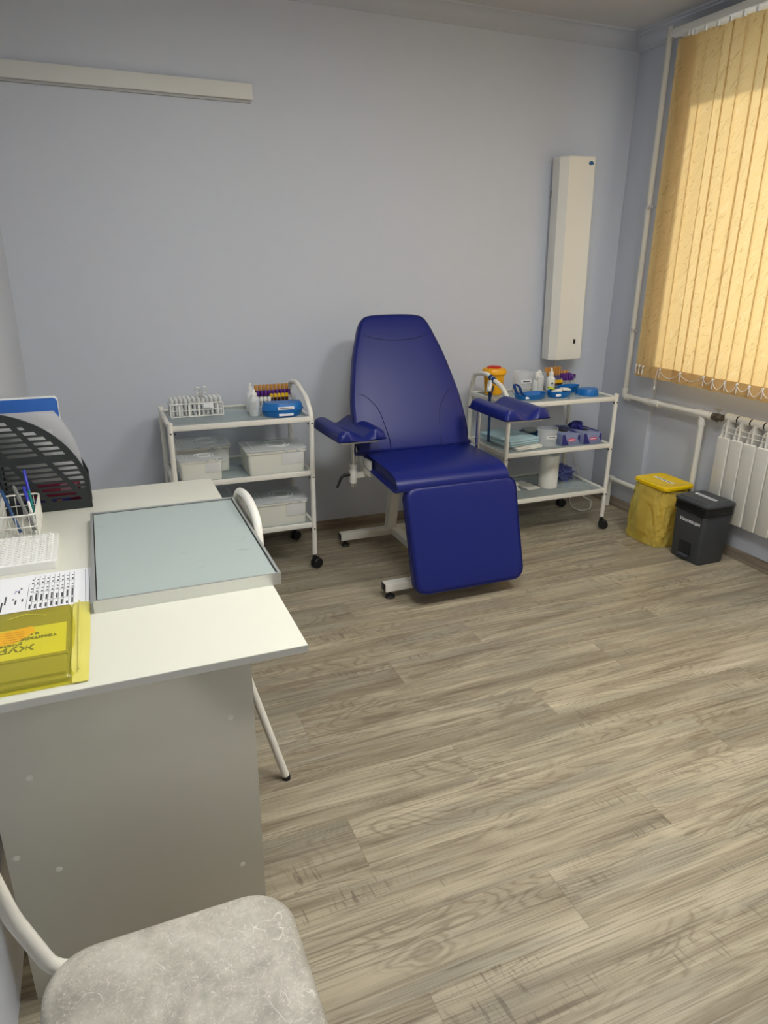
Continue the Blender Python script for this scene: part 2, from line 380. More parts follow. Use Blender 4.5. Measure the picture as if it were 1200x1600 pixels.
def lathe(bm, prof, c=(0, 0, 0), seg=24, axis='Z', cap0=True, cap1=True):
    rings = []
    for r, z in prof:
        ring = []
        for k in range(seg):
            a = 2*PI*k/seg; x, y = r*math.cos(a), r*math.sin(a)
            p = (x, y, z) if axis == 'Z' else ((z, x, y) if axis == 'X' else (y, z, x))
            ring.append(V(p)+V(c))
        rings.append(ring)
    return loft(bm, rings, cap0, cap1)
def rrect(w, h, r, n=6, cx=0, cy=0):
    r = min(r, w/2-1e-4, h/2-1e-4); out = []
    for sx, sy, a0 in ((1, 1, 0), (-1, 1, 90), (-1, -1, 180), (1, -1, 270)):
        for k in range(n+1):
            a = R(a0+90*k/n); out.append((cx+sx*(w/2-r)+r*math.cos(a), cy+sy*(h/2-r)+r*math.sin(a)))
    return out
def shrink(ol, d):
    xs = [p[0] for p in ol]; ys = [p[1] for p in ol]
    cx, cy = (min(xs)+max(xs))/2, (min(ys)+max(ys))/2; hw, hh = (max(xs)-min(xs))/2, (max(ys)-min(ys))/2
    return [(cx+(x-cx)*(1-d/hw), cy+(y-cy)*(1-d/hh)) for x, y in ol]
def slab(bm, ol, levels, f):
    """rings of an outline: levels = [(inset, height)], f maps (u, v, h) to space"""
    return loft(bm, [[f(x, y, h) for x, y in shrink(ol, d)] for d, h in levels])
def flatf(x, y, h): return V((x, y, h))
def round_levels(h0, h1, r, n=4, dome=0.0, inner=0.0):
    lv = []
    for k in range(n+1):
        a = PI/2*k/n; lv.append((r*(1-math.sin(a)), h0+r*(1-math.cos(a))))
    for k in range(n+1):
        a = PI/2*k/n; lv.append((r*(1-math.cos(a)), h1-r*(1-math.sin(a))))
    if dome: lv += [(r+inner*0.5, h1+dome*0.6), (r+inner, h1+dome)]
    return lv
def cutplate(outer, holes, thick, f):
    """flat plate with holes, from filled 2D curves; f maps (u, v, t)"""
    cu = bpy.data.curves.new('tmp', 'CURVE'); cu.dimensions = '2D'; cu.fill_mode = 'BOTH'; cu.extrude = thick/2
    for ol in [outer]+holes:
        s = cu.splines.new('POLY'); s.points.add(len(ol)-1); s.use_cyclic_u = True
        for p, q in zip(s.points, ol): p.co = (q[0], q[1], 0, 1)
    o = bpy.data.objects.new('tmp', cu); COL.objects.link(o)
    dg = bpy.context.evaluated_depsgraph_get(); me = bpy.data.meshes.new_from_object(o.evaluated_get(dg))
    bm = bmesh.new(); bm.from_mesh(me)
    for v in bm.verts: v.co = f(v.co.x, v.co.y, v.co.z)
    bpy.data.objects.remove(o); bpy.data.curves.remove(cu); bpy.data.meshes.remove(me)
    bmesh.ops.remove_doubles(bm, verts=bm.verts[:], dist=1e-6)
    return bm
def text_bm(s, size, f, thick=0.0006, align='CENTER', bold=0.0):
    cu = bpy.data.curves.new('tmp', 'FONT'); cu.body = s; cu.size = size; cu.align_x = align; cu.extrude = thick/2; cu.offset = bold
    o = bpy.data.objects.new('tmp', cu); COL.objects.link(o)
    dg = bpy.context.evaluated_depsgraph_get(); me = bpy.data.meshes.new_from_object(o.evaluated_get(dg))
    bm = bmesh.new(); bm.from_mesh(me)
    for v in bm.verts: v.co = f(v.co.x, v.co.y, v.co.z)
    bpy.data.objects.remove(o); bpy.data.curves.remove(cu); bpy.data.meshes.remove(me)
    return bm
def crumple(bm, c, sx, sy, sz, amp=0.35, freq=6, seed=0, flat=True, sub=4):
    t = bmesh.new(); bmesh.ops.create_icosphere(t, subdivisions=sub, radius=1)
    for v in t.verts:
        d = v.co.normalized(); k = 1+amp*noise.noise(d*freq*0.4+V((seed, seed*2, 0)))*1.2+amp*0.6*noise.noise(d*freq+V((seed, 3, 1)))
        p = V((d.x*sx*k, d.y*sy*k, d.z*sz*k))
        if flat and p.z < -sz*0.6: p.z = -sz*0.6
        v.co = p+V(c)+V((0, 0, sz*0.6))
    join(bm, t); return bm

# ================================================================== THE SETTING
XL, XR, YB, YF, ZC = -0.315, 3.085, 3.69, -1.1, 2.70
bm = bmn(); box(bm, XL-0.1, XR+0.3, YF-0.1, YB+0.1, -0.08, 0); struct('floor', bm, 'floor')
bm = bmn(); box(bm, XL-0.1, XR+0.3, YF-0.1, YB+0.1, ZC, ZC+0.08); struct('ceiling', bm, 'ceiling')
bm = bmn(); box(bm, XL-0.1, XR+0.3, YB, YB+0.1, 0, ZC); struct('wall_back', bm, 'wall')
bm = bmn(); box(bm, XL-0.1, XL, YF, YB, 0, ZC); struct('wall_left', bm, 'wall')
bm = bmn(); box(bm, XL-0.1, XR+0.3, YF-0.1, YF, 0, ZC); struct('wall_front', bm, 'wall')
WY0, WY1, WZ0, WZ1 = 1.15, 3.13, 0.93, 2.52
bm = bmn()
box(bm, XR, XR+0.3, YF, YB, 0, WZ0); box(bm, XR, XR+0.3, YF, YB, WZ1, ZC)
box(bm, XR, XR+0.3, YF, WY0, WZ0, WZ1); box(bm, XR, XR+0.3, WY1, YB, WZ0, WZ1)
box(bm, XR-0.032, XR+0.01, 3.235, YB, 0, ZC, 0.006)          # pier beside the window niche
struct('wall_right', bm, 'wall')
# window behind the blind
WX = XR+0.20
bm = bmn()
for a, b_ in ((WY0, WY0+0.06), (WY1-0.05, WY1), (2.12, 2.19)): box(bm, WX-0.03, WX+0.03, a, b_, WZ0, WZ1, 0.004)
for a, b_ in ((WZ0, WZ0+0.06), (WZ1-0.06, WZ1)): box(bm, WX-0.03, WX+0.03, WY0, WY1, a, b_, 0.004)
win = struct('window_1', bm, 'white_plastic')
bm = bmn(); box(bm, WX-0.004, WX+0.004, WY0+0.03, WY1-0.03, WZ0+0.03, WZ1-0.03); obj('pane', bm, 'pane', win)
bm = bmn(); box(bm, XR-0.035, WX-0.03, WY0+0.01, WY1-0.01, WZ0-0.004, WZ0+0.02, 0.004); obj('window_sill', bm, 'white_plastic', win)
# skirting
def skirting(name, p0, p1, inward):
    bm = bmn(); d = (V(p1)-V(p0)); n = V(inward)
    prof = [(0, 0), (0.016, 0), (0.016, 0.038), (0.012, 0.050), (0.004, 0.056), (0, 0.056)]
    loft(bm, [[V(p)+n*a+V((0, 0, h)) for a, h in prof] for p in (p0, p1)])
    return struct(name, bm, 'skirting', ang=20)
skirting('baseboard_back', (XL, YB, 0), (XR-0.032, YB, 0), (0, -1, 0))
skirting('baseboard_right', (XR, YF, 0), (XR, 3.235, 0), (-1, 0, 0))
skirting('trim_3', (XR-0.032, 3.215, 0), (XR-0.032, YB-0.016, 0), (-1, 0, 0))
# cornices
def cornice(name, p0, p1, inward, prof=None):
    bm = bmn(); n = V(inward); prof = prof or [(0, 0), (0, -0.085), (0.010, -0.085), (0.014, -0.070), (0.022, -0.064), (0.030, -0.045), (0.048, -0.026), (0.066, -0.020), (0.070, -0.012), (0.082, -0.010), (0.084, 0)]
    loft(bm, [[V(p)+n*a+V((0, 0, h)) for a, h in prof] for p in (p0, p1)])
    return struct(name, bm, 'cornice', ang=30)
cornice('trim_1', (XL, YB, ZC), (XR, YB, ZC), (0, -1, 0), [(0, 0), (0, -0.078), (0.004, -0.077)]+[(0.004+0.062*(1-math.cos(k*PI/16)), -0.077+0.070*math.sin(k*PI/16)) for k in range(1, 9)]+[(0.07, 0)])
cornice('trim_2', (XR-0.032, YF, ZC), (XR-0.032, YB, ZC), (-1, 0, 0))

# ceiling light panels (the lamps that light the room)
def ceiling_lamp(x, y, label):
    t = thing('ceiling_lamp', label, 'ceiling lamp', (x, y, ZC), 0, 'square ceiling light panels')
    bm = bmn()
    for a in ((x-.30, x+.30, y-.30, y-.28), (x-.30, x+.30, y+.28, y+.30), (x-.30, x-.28, y-.28, y+.28), (x+.28, x+.30, y-.28, y+.28)): box(bm, *a, ZC-0.03, ZC)
    obj('lamp_frame', bm, 'white_plastic', t)
    bm = bmn(); box(bm, x-.279, x+.279, y-.279, y+.279, ZC-0.022, ZC-0.004); obj('lamp_diffuser', bm, 'lamp', t)
ceiling_lamp(0.75, 1.22, 'square white ceiling light panel above the desk')
ceiling_lamp(2.05, 1.22, 'square white ceiling light panel near the window')

# ================================================================== WALL THINGS
t = thing('wall_rail', 'long white wooden rail mounted high on the blue-grey back wall', 'wall rail', (0.26, YB, 2.23))
bm = bmn(); box(bm, XL+0.004, 0.825, YB-0.030, YB-0.012, 2.200, 2.266, 0.002); obj('face_board', bm, 'rail', t)
bm = bmn(); box(bm, XL+0.004, 0.820, YB-0.013, YB, 2.190, 2.262); obj('mounting_strip', bm, 'grey_sheet', t)

# ultraviolet air cleaner, slightly out of plumb
t = thing('air_steriliser', 'tall white faceted air steriliser hanging on the back wall in the corner', 'air steriliser', (2.66, YB, 0.93))
rot = Matrix.Translation((2.645, 3.6, 1.5)) @ Matrix.Rotation(R(-1.75), 4, 'Y') @ Matrix.Translation((-2.645, -3.6, -1.5))
sec = [(2.532, 3.665), (2.522, 3.585), (2.556, 3.545), (2.726, 3.545), (2.764, 3.585), (2.756, 3.665)]
z0, z1 = 0.945, 2.055
bm = bmn(); cxs = 2.643
ring = lambda k, z: [V((cxs+(x-cxs)*k, 3.665+(y-3.665)*k, z)) for x, y in sec]
loft(bm, [ring(0.965, z0), ring(1, z0+0.006), ring(1, z1-0.006), ring(0.965, z1)]); bm.transform(rot); casing = obj('casing', bm, 'casing', t, ang=20)
bm = bmn(); box(bm, 2.545, 2.745, 3.663, 3.69, 1.1, 1.14); box(bm, 2.545, 2.745, 3.663, 3.69, 1.85, 1.89); box(bm, 2.56, 2.73, 3.664, 3.676, z0+0.02, z1-0.02); bm.transform(rot); obj_loose('mounting_bracket', bm, 'dark', t)
bm = bmn(); lathe(bm, [(0.016, 3.545), (0.016, 3.5435)], (0, 0, 0), 28, 'Y')
for v in bm.verts: v.co = V((v.co.x*1.25+2.700, v.co.y, v.co.z*0.78+2.020))
bm.transform(rot); bd = obj('badge', bm, 'white_plastic', t)
bm = bmn(); lathe(bm, [(0.0135, 3.5437), (0.0135, 3.5428)], (0, 0, 0), 28, 'Y')
for v in bm.verts: v.co = V((v.co.x*1.25+2.700, v.co.y, v.co.z*0.78+2.020))
bm.transform(rot); obj('badge_emblem', bm, 'badge', bd)
bm = bmn(); box(bm, 2.667, 2.682, 3.542, 3.546, 1.040, 1.066, 0.001); bm.transform(rot); obj('counter_window', bm, 'black', t)
bm = bmn(); tube(bm, fillet([(2.65, 3.665, 0.97), (2.66, 3.672, 0.80), (2.76, 3.672, 0.62), (2.84, 3.668, 0.36), (2.925, 3.66, 0.16), (2.94, 3.63, 0.012), (2.96, 3.55, 0.006), (2.85, 3.42, 0.006), (2.765, 3.40, 0.006), (2.745, 3.47, 0.006), (2.82, 3.60, 0.006), (2.88, 3.67, 0.006)], 0.09, 8), 0.0035, 8)
single('power_cord', bm, 'white_pipe', 'thin white power cord looped on the floor behind the right trolley', 'cord')

# heating pipes
PX = 3.010
t = thing('heating_pipe', 'white heating riser pipe running from ceiling corner across to the radiator', 'pipe', (PX, 3.41, 0.7))
PY = 3.415; pz = 0.725
bm = bmn(); tube(bm, fillet([(PX, PY, ZC-0.03), (PX, PY, pz), (PX, 2.72, pz+0.012)], 0.022, 6), 0.0155, 14); pipe = obj('riser', bm, 'white_pipe', t)
bm = bmn()
lathe(bm, [(0.020, -0.03), (0.021, -0.028), (0.021, 0.02), (0.019, 0.024)], (PX, PY, pz+0.03), 16)
tube(bm, [(PX, PY-0.012, pz), (PX, PY-0.05, pz)], 0.0205, 16)
obj('elbow_fitting', bm, 'white_pipe', t)
bm = bmn()
for a, b_, r in ((3.235, 3.19, 0.021), (3.19, 3.175, 0.017), (3.175, 3.115, 0.021)): tube(bm, [(PX, a, pz+0.003), (PX, b_, pz+0.003)], r, 16)
obj('coupling', bm, 'white_pipe', t)
bm = bmn(); tube(bm, [(PX, 2.84, pz+0.010), (PX, 2.74, pz+0.012)], 0.021, 16); tube(bm, [(PX, 2.79, pz), (PX, 2.79, pz-0.05)], 0.0205, 16); obj('tee_fitting', bm, 'white_pipe', t)
bm = bmn(); tube(bm, fillet([(PX, 2.79, pz-0.03), (PX, 2.79, 0.185), (PX, 3.455, 0.185), (PX, 3.455, 0.0)], 0.022, 6), 0.0155, 14); obj('return_pipe', bm, 'white_pipe', t)
bm = bmn(); tube(bm, [(PX, 3.425, 0.186), (PX, 3.475, 0.184)], 0.0205, 16); tube(bm, [(PX, 3.455, 0.20), (PX, 3.455, 0.15)], 0.0205, 16); obj('elbow_fitting', bm, 'white_pipe', t)
for z in (1.80, 1.12):
    bm = bmn()
    lathe(bm, [(0.0175, -0.011), (0.0195, -0.009), (0.0195, -0.003), (0.0175, -0.001), (0.0175, 0.001), (0.0195, 0.003), (0.0195, 0.009), (0.0175, 0.011)], (PX, PY, z), 18)
    tube(bm, [(PX+0.012, PY-0.004, z), (XR-0.032, PY-0.004, z)], 0.004, 8); box(bm, PX-0.004, PX+0.004, PY-0.036, PY-0.016, z-0.008, z+0.008, 0.001)
    obj('pipe_clamp', bm, 'chrome', t)
bm = bmn(); tube(bm, [(PX, 2.725, pz+0.012), (PX+0.004, 2.665, pz+0.014)], [0.019, 0.019], 8); tube(bm, [(PX, 2.705, pz+0.012), (PX, 2.69, pz+0.012)], 0.024, 6)
vv = obj('valve', bm, 'brass', t)
bm = bmn(); tube(bm, [(PX, 2.695, pz+0.026), (PX, 2.695, pz+0.05)], 0.006, 8); box(bm, PX-0.012, PX+0.012, 2.675, 2.715, pz+0.048, pz+0.056, 0.003); obj('valve_handle', bm, 'steel', vv)

# radiator
t = thing('radiator', 'white aluminium sectional radiator on the wall below the blinds', 'radiator', (3.04, 2.25, 0.205))
NS = 12; ry0 = 2.662; pitch = 0.0815
for i in range(NS):
    ya = ry0-i*pitch; yb = ya-0.0745
    bm = bmn()
    # front panel, rounded at its top
    ol = rrect(ya-yb, 0.435, 0.008, 4, (ya+yb)/2, 0.4275)
    slab(bm, ol, [(0, 0.012), (0, 0.003), (0.003, 0.0)], lambda u, v, h: V((3.000+h, u, v)))
    box(bm, 3.012, 3.066, (ya+yb)/2-0.006, (ya+yb)/2+0.006, 0.215, 0.735)
    sct = obj('section', bm, 'white_metal', t)
    bm = bmn(); tube(bm, [(3.042, ya+0.001, 0.745), (3.042, ya-0.003, 0.745), (3.042, yb, 0.745)], [0.017, 0.021, 0.021], 16); tube(bm, [(3.042, ya, 0.235), (3.042, yb, 0.235)], 0.018, 14)
    obj_loose('manifold', bm, 'white_metal', sct)
    bm = bmn(); tube(bm, fillet([(3.012, ya-0.012, 0.64), (3.022, ya-0.012, 0.665), (3.026, ya-0.012, 0.70), (3.056, ya-0.012, 0.73)], 0.02, 4), 0.003, flat=(0.003, 0.022)); tube(bm, fillet([(3.008, yb+0.036, 0.64), (3.012, yb+0.036, 0.70), (3.030, yb+0.036, 0.735)], 0.02, 4), 0.0025, 8)
    obj('fin', bm, 'white_metal', sct)
for i in range(NS-1):
    ya = ry0-i*pitch-0.0745
    bm = bmn(); tube(bm, [(3.042, ya, 0.745), (3.042, ya-0.007, 0.745)], 0.019, 14); tube(bm, [(3.042, ya, 0.235), (3.042, ya-0.007, 0.235)], 0.016, 14); obj_loose('joint_ring', bm, 'dark', t)
bm = bmn()
for z in (0.672, 0.698): tube(bm, [(3.018, ry0, z), (3.018, ry0-NS*pitch+0.007, z)], 0.0022, 6)
obj('wire_grid', bm, 'white_metal', t)

# vertical blind
t = thing('vertical_blind', 'beige vertical slat blind covering the sunlit window', 'blind', (2.95, 2.25, 0.89))
bm = bmn(); box(bm, 2.935, 2.975, 0.85, 3.33, 2.595, 2.630, 0.003); obj('head_rail', bm, 'white_plastic', t)
bm = bmn(); box(bm, 2.975, 3.053, 0.86, 3.31, 2.60, 2.612); obj('wall_bracket', bm, 'white_metal', t)
slat_y = [3.226, 3.200, 3.172]; y_ = 3.112
while y_ > 0.9: slat_y.append(y_); y_ -= 0.0755
random.seed(3)
prev = None; hooks = []
for i, yc in enumerate(slat_y):
    wdt = 0.089; a = R(-11+random.uniform(-8, 6)) if i > 2 else R(-25)
    if i in (5, 8): a = R(13)
    zt, zb = 2.572, 0.888
    bm = bmn(); rows = 14; cols = 4; grid = []
    ph = random.uniform(0, 6)
    for r in range(rows+1):
        z = zt+(zb-zt)*r/rows; rowv = []
        for c in range(cols+1):
            s = (c/cols-0.5)*wdt; bow = 0.004*math.cos(s/wdt*PI)
            aa = a+0.03*math.sin(ph+z*2.1)
            rowv.append(bm.verts.new((2.953+s*math.sin(aa)-bow, yc+s*math.cos(aa), z)))
        grid.append(rowv)
    for r in range(rows):
        for c in range(cols): bm.faces.new((grid[r][c], grid[r][c+1], grid[r+1][c+1], grid[r+1][c]))
    sl = obj('slat', bm, 'blind', t, ang=60)
    # pocket with the weight
    bm = bmn(); d = V((math.sin(a), math.cos(a), 0)); nrm = V((-math.cos(a), math.sin(a), 0)); c0 = V((2.953, yc, 0))
    rings = []
    for z in (0.880, 0.948):
        rings.append([c0+d*s+nrm*q+V((0, 0, z)) for s, q in ((-.0450, -.0035), (.0450, -.0035), (.0450, .0050), (-.0450, .0050))])
    loft(bm, rings); obj('slat_weight', bm, 'blind', sl)
    bm = bmn(); box(bm, 2.950, 2.958, yc-0.006, yc+0.006, 2.570, 2.597); obj('carrier_hook', bm, 'white_plastic', sl)
    he = c0+d*0.040+nrm*0.009; hooks.append(he)
    if i in (3, 5, 7): continue
    bm = bmn(); tube(bm, [he+V((0, 0, 0.940)), he+V((0, 0, 0.893))], 0.0028, 6); lathe(bm, [(0.0055, -0.004), (0.0055, 0.004)], he+V((0, 0, 0.940)), 10, 'X'); obj('chain_clip', bm, 'white_plastic', sl)
hk = [h for i, h in enumerate(hooks) if i not in (0, 1, 2, 3, 5, 7)]
for a, b_ in zip(hk, hk[1:]):
    a, b_ = a+V((-.003, 0, .938)), b_+V((-.003, 0, .938)); pts = []
    sag = random.uniform(0.026, 0.045)
    for k in range(11):
        u = k/10; pts.append(a.lerp(b_, u)+V((-.002, 0, -sag*4*u*(1-u))))
    bm = bmn(); tube(bm, pts, 0.0018, 6); obj('bead_chain', bm, 'white_plastic', t)
bm = bmn(); tube(bm, [(2.930, 3.085, 0.938), (2.928, 3.09, 0.88), (2.928, 3.09, 0.842)], 0.0016, 6); lathe(bm, [(0.002, -.012), (0.005, -.008), (0.004, .004), (0.002, .008)], (2.928, 3.09, 0.835), 10); obj('pull_cord', bm, 'white_plastic', t)

# ================================================================== DESK
DZ = 0.75
t = thing('desk', 'white laminate desk with grey end panel against the left wall', 'desk', (0.01, 1.85, 0))
DX0, DX1, DY0, DY1 = XL+0.004, 0.337, 1.228, 2.483
bm = bmn(); box(bm, DX0, DX1, DY0, DY1, DZ-0.018, DZ, 0.0012); top = obj('desktop', bm, 'desk_top', t)
bm = bmn(); box(bm, DX0, DX1+0.0006, DY0-0.0006, DY0+0.001, DZ-0.0172, DZ-0.0012); box(bm, DX1-0.001, DX1+0.0006, DY0, DY1, DZ-0.0172, DZ-0.0012); obj('edge_band', bm, 'desk_edge', top)
for ya, yb in ((1.250, 1.266), (2.440, 2.456)):
    bm = bmn(); box(bm, -0.280, 0.222, ya, yb, 0.0, DZ-0.018, 0.0008); pn = obj('end_panel', bm, 'desk_panel', t)
    if ya < 2:
        for px, pz_ in ((-0.212, 0.565), (0.172, 0.600), (0.173, 0.200), (-0.193, 0.330), (-0.262, 0.385)):
            bm = bmn(); lathe(bm, [(0.0065, 0), (0.0065, -0.0006), (0.005, -0.0010)], (px, 1.250, pz_), 18, 'Y'); obj('screw_cap', bm, 'screw_cap', pn)
bm = bmn(); box(bm, -0.275, -0.259, 1.266, 2.440, 0.30, DZ-0.018); obj('back_panel', bm, 'desk_panel', t)

# framed glass board lying on the desk
def frame_board():
    x0, x1, y0, y1, z0 = -0.070, 0.358, 1.528, 2.150, DZ+0.0005
    t = thing('framed_glass_board', 'grey clouded glass board in silver frame overhanging the desk edge', 'glass board', (0.145, 1.84, z0))
    h = 0.030
    def bar(p, q, d):
        bm = bmn(); p, q, d = V(p), V(q), V(d)
        prof = [(0, 0), (0, h), (0.0065, h), (0.0065, h-0.004), (0.004, h-0.004), (0.004, 0)]
        e = (q-p).normalized()
        loft(bm, [[p+d*a+e*a+V((0, 0, b_)) for a, b_ in prof], [q+d*a-e*a+V((0, 0, b_)) for a, b_ in prof]])
        obj('frame_rail', bm, 'alu', t, ang=15)
    bar((x0, y0, z0), (x1, y0, z0), (0, 1, 0)); bar((x1, y0, z0), (x1, y1, z0), (-1, 0, 0))
    bar((x1, y1, z0), (x0, y1, z0), (0, -1, 0)); bar((x0, y1, z0), (x0, y0, z0), (1, 0, 0))
    bm = bmn(); box(bm, x0+0.0045, x1-0.0045, y0+0.0045, y1-0.0045, z0+0.010, z0+h-0.0045); obj('glass_panel', bm, 'cloudy', t)
    bm = bmn()
    for a in ((x0+.0068, x1-.0068, y0+.0068, y0+.0095), (x0+.0068, x1-.0068, y1-.0095, y1-.0068), (x0+.0068, x0+.0095, y0+.0095, y1-.0095), (x1-.0095, x1-.0068, y0+.0095, y1-.0095)): box(bm, *a, z0+h-0.006, z0+h-0.0038)
    obj('gasket', bm, 'dark', t)
frame_board()

# letter rack / magazine holder
HY0, HY1 = 2.296, 2.376
t = thing('file_holder', 'black slotted plastic file holder standing on the desk by the wall', 'file holder', (-0.18, 2.335, DZ))
hz = DZ+0.001
def hcurve(n=18):
    P = [V((-0.066, 0.100)), V((-0.110, 0.245)), V((-0.215, 0.300)), V((-0.306, 0.316))]
    out = []
    for k in range(n+1):
        u = k/n; out.append(P[0]*(1-u)**3+P[1]*3*u*(1-u)**2+P[2]*3*u*u*(1-u)+P[3]*u**3)
    return [(p.x, p.y) for p in out]
hc = hcurve()
outer = [(-0.306, 0.0), (-0.066, 0.0)]+hc
def topz(x):
    best = 0
    for (xa, za), (xb, zb) in zip(hc, hc[1:]):
        if xb <= x <= xa: best = za+(zb-za)*(xa-x)/max(1e-6, xa-xb)
    return best if x > -0.306 else 0.316
holes = []
for k in range(16):
    z = 0.030+k*0.0166
    if k == 8: continue
    # three slanting bands of slots
    def xl(zv, off): return off-(zv*0.70)
    for s0, s1 in ((-0.160, -0.092), (-0.262, -0.182), (-0.36, -0.285)):
        za, zb = z, z+0.0098
        a0, a1 = xl(za, s0+0.108), xl(za, s1+0.112); b0, b1 = xl(zb, s0+0.108), xl(zb, s1+0.112)
        # clip to the panel
        lim = -0.300
        a0, b0 = max(a0, lim), max(b0, lim)
        while a1 > a0 and topz(a1) < zb+0.016 and a1 > -0.3: a1 -= 0.003; b1 -= 0.003
        a1, b1 = min(a1, -0.078), min(b1, -0.078)
        if a1-a0 < 0.012 or b1-b0 < 0.010: continue
        holes.append([(a0, za), (a1, za), (b1, zb), (b0, zb)])
for yy in (HY0, HY1):
    bm = cutplate(outer, holes, 0.003, lambda u, v, h, yy=yy: V((u, yy+h, hz+v))); sp_ = obj('side_panel', bm, 'black_holder', t, ang=20)
    bm = bmn(); tube(bm, [(x, yy, hz+z) for x, z in [(-0.066, 0.001)]+hc], 0.003, 8); obj('rim', bm, 'black_holder', sp_)
bm = bmn(); box(bm, -0.306, -0.0645, HY0+0.0015, HY1-0.0015, hz, hz+0.003); obj('base_panel', bm, 'black_holder', t)
bm = bmn(); box(bm, -0.068, -0.0645, HY0+0.0015, HY1-0.0015, hz+0.003, hz+0.098); obj('front_panel', bm, 'black_holder', t)
bm = bmn(); box(bm, -0.309, -0.306, HY0-0.0015, HY1+0.0015, hz, hz+0.316); obj('spine_panel', bm, 'black_holder', t)
# what stands in the holder
t = thing('ring_folder', 'blue folder with pale edge standing tallest in the black file holder', 'folder', (-0.21, 2.362, hz+0.004))
bm = bmn(); ol = rrect(0.176, 0.340, 0.012, 4, -0.213, hz+0.004+0.170); slab(bm, ol, [(0.0005, 0), (0, 0.0005), (0, 0.0015), (0.0005, 0.002)], lambda u, v, h: V((u, 2.357+h, v))); obj('cover', bm, 'blue_folder', t)
bm = bmn(); ol = rrect(0.181, 0.345, 0.012, 4, -0.213, hz+0.004+0.1725); slab(bm, ol, [(0, 0), (0, 0.003)], lambda u, v, h: V((u, 2.3605+h, v))); obj('back_cover', bm, 'white_plastic', t)
def bent_sheet(y, xr, ztop, m, name, label, cat, th=0.0012, bend=0.02):
    bm = bmn(); rings = []
    n = 20
    for k in range(n+1):
        v = k/n; zz = hz+0.004+v*(ztop)
        x1 = xr-0.062*max(0, (v-0.30)/0.70)**2.4
        yy = y
        rings.append([V((-0.300, yy, zz)), V((x1, yy, zz)), V((x1, yy+th, zz)), V((-0.300, yy+th, zz))])
    loft(bm, rings); return single(name, bm, m, label, cat, ang=50)
bent_sheet(2.348, -0.077, 0.302, 'sleeve', 'plastic_sleeve', 'clear plastic document sleeve bulging above the black holder, rearmost', 'document sleeve')
bent_sheet(2.343, -0.082, 0.290, 'grey_sheet', 'document', 'grey-white printed document seen through sleeves in the file holder', 'document')
bent_sheet(2.338, -0.079, 0.297, 'sleeve', 'plastic_sleeve', 'clear plastic document sleeve in front of the printed document in the holder', 'document sleeve')
bm = bmn(); box(bm, -0.245, -0.092, 2.318, 2.330, hz+0.004, hz+0.082, 0.001); t = single('notebook', bm, 'crimson', 'crimson and rose notebook low inside the black file holder', 'notebook')
bm = bmn(); box(bm, -0.150, -0.100, 2.3172, 2.318, hz+0.052, hz+0.080); obj('cover_patch', bm, 'rose', t)
bm = bmn(); box(bm, -0.300, -0.125, 2.305, 2.314, hz+0.004, hz+0.034, 0.001); t = single('pocket_book', bm, 'glove_box_dark', 'small purple booklet with orange band at the bottom of the file holder', 'booklet')
bm = bmn(); box(bm, -0.165, -0.150, 2.3042, 2.305, hz+0.005, hz+0.033); obj('band', bm, 'amber', t)
bm = bmn(); box(bm, -0.300, -0.150, 2.331, 2.336, hz+0.004, hz+0.250, 0.001); single('paper_stack', bm, 'grey_sheet', 'pale stack of papers behind the slots of the file holder', 'papers')

# wire basket with pens
bx0, bx1, by0, by1 = -0.306, -0.209, 2.065, 2.270; bz0, bz1 = DZ+0.002, DZ+0.072
t = thing('wire_basket', 'white wire basket holding pens beside the file holder', 'basket', (-0.258, 2.167, DZ))
bm = bmn()
for z, r in ((bz1, 0.0028), (bz0+0.002, 0.0024), ((bz0+bz1)/2, 0.0016)):
    tube(bm, fillet([(bx0, by0, z), (bx1, by0, z), (bx1, by1, z), (bx0, by1, z)], 0.018, 5, True), r, 8, True)
obj('rim_wire', bm, 'white_metal', t)
bm = bmn(); y_ = by0+0.010
while y_ < by1-0.004: tube(bm, [(bx1, y_, bz1), (bx1, y_, bz0), (bx0, y_, bz0), (bx0, y_, bz1)], 0.0011, 5); y_ += 0.0085
x_ = bx0+0.012
while x_ < bx1-0.004: tube(bm, [(x_, by0, bz1), (x_, by0, bz0), (x_, by1, bz0), (x_, by1, bz1)], 0.0011, 5); x_ += 0.017
obj('mesh_wire', bm, 'white_metal', t)
def pen(label, p, q, m, m2, r=0.0042, name='pen'):
    p, q = V(p), V(q); t = thing(name, label, 'pen', p); d = (q-p)
    bm = bmn(); tube(bm, [p+d*0.06, p+d*0.62], r, 10); obj('barrel', bm, m, t)
    bm = bmn(); tube(bm, [p+d*0.61, p+d*0.97, q], [r*1.12, r*1.05, r*0.5], 10); obj('cap', bm, m2, t)
    bm = bmn(); tube(bm, [p, p+d*0.06], [r*0.2, r*0.85], 10); obj('tip', bm, 'white_plastic', t)
pen('tall teal pen with blue cap standing upright in the wire basket', (-0.222, 2.19, bz0+0.004), (-0.238, 2.262, DZ+0.152), 'pen_green', 'pen_blue')
pen('short blue pen with blue cap beside the tall teal pen', (-0.222, 2.165, bz0+0.004), (-0.244, 2.235, DZ+0.108), 'white_plastic', 'pen_blue')
pen('grey metal pen leaning in the wire basket', (-0.216, 2.09, bz0+0.004), (-0.268, 2.215, DZ+0.118), 'pen_grey', 'pen_grey', 0.005)
pen('navy pen leaning at the left side of the wire basket', (-0.252, 2.085, bz0+0.004), (-0.298, 2.185, DZ+0.118), 'pen_navy', 'pen_navy', 0.0045)

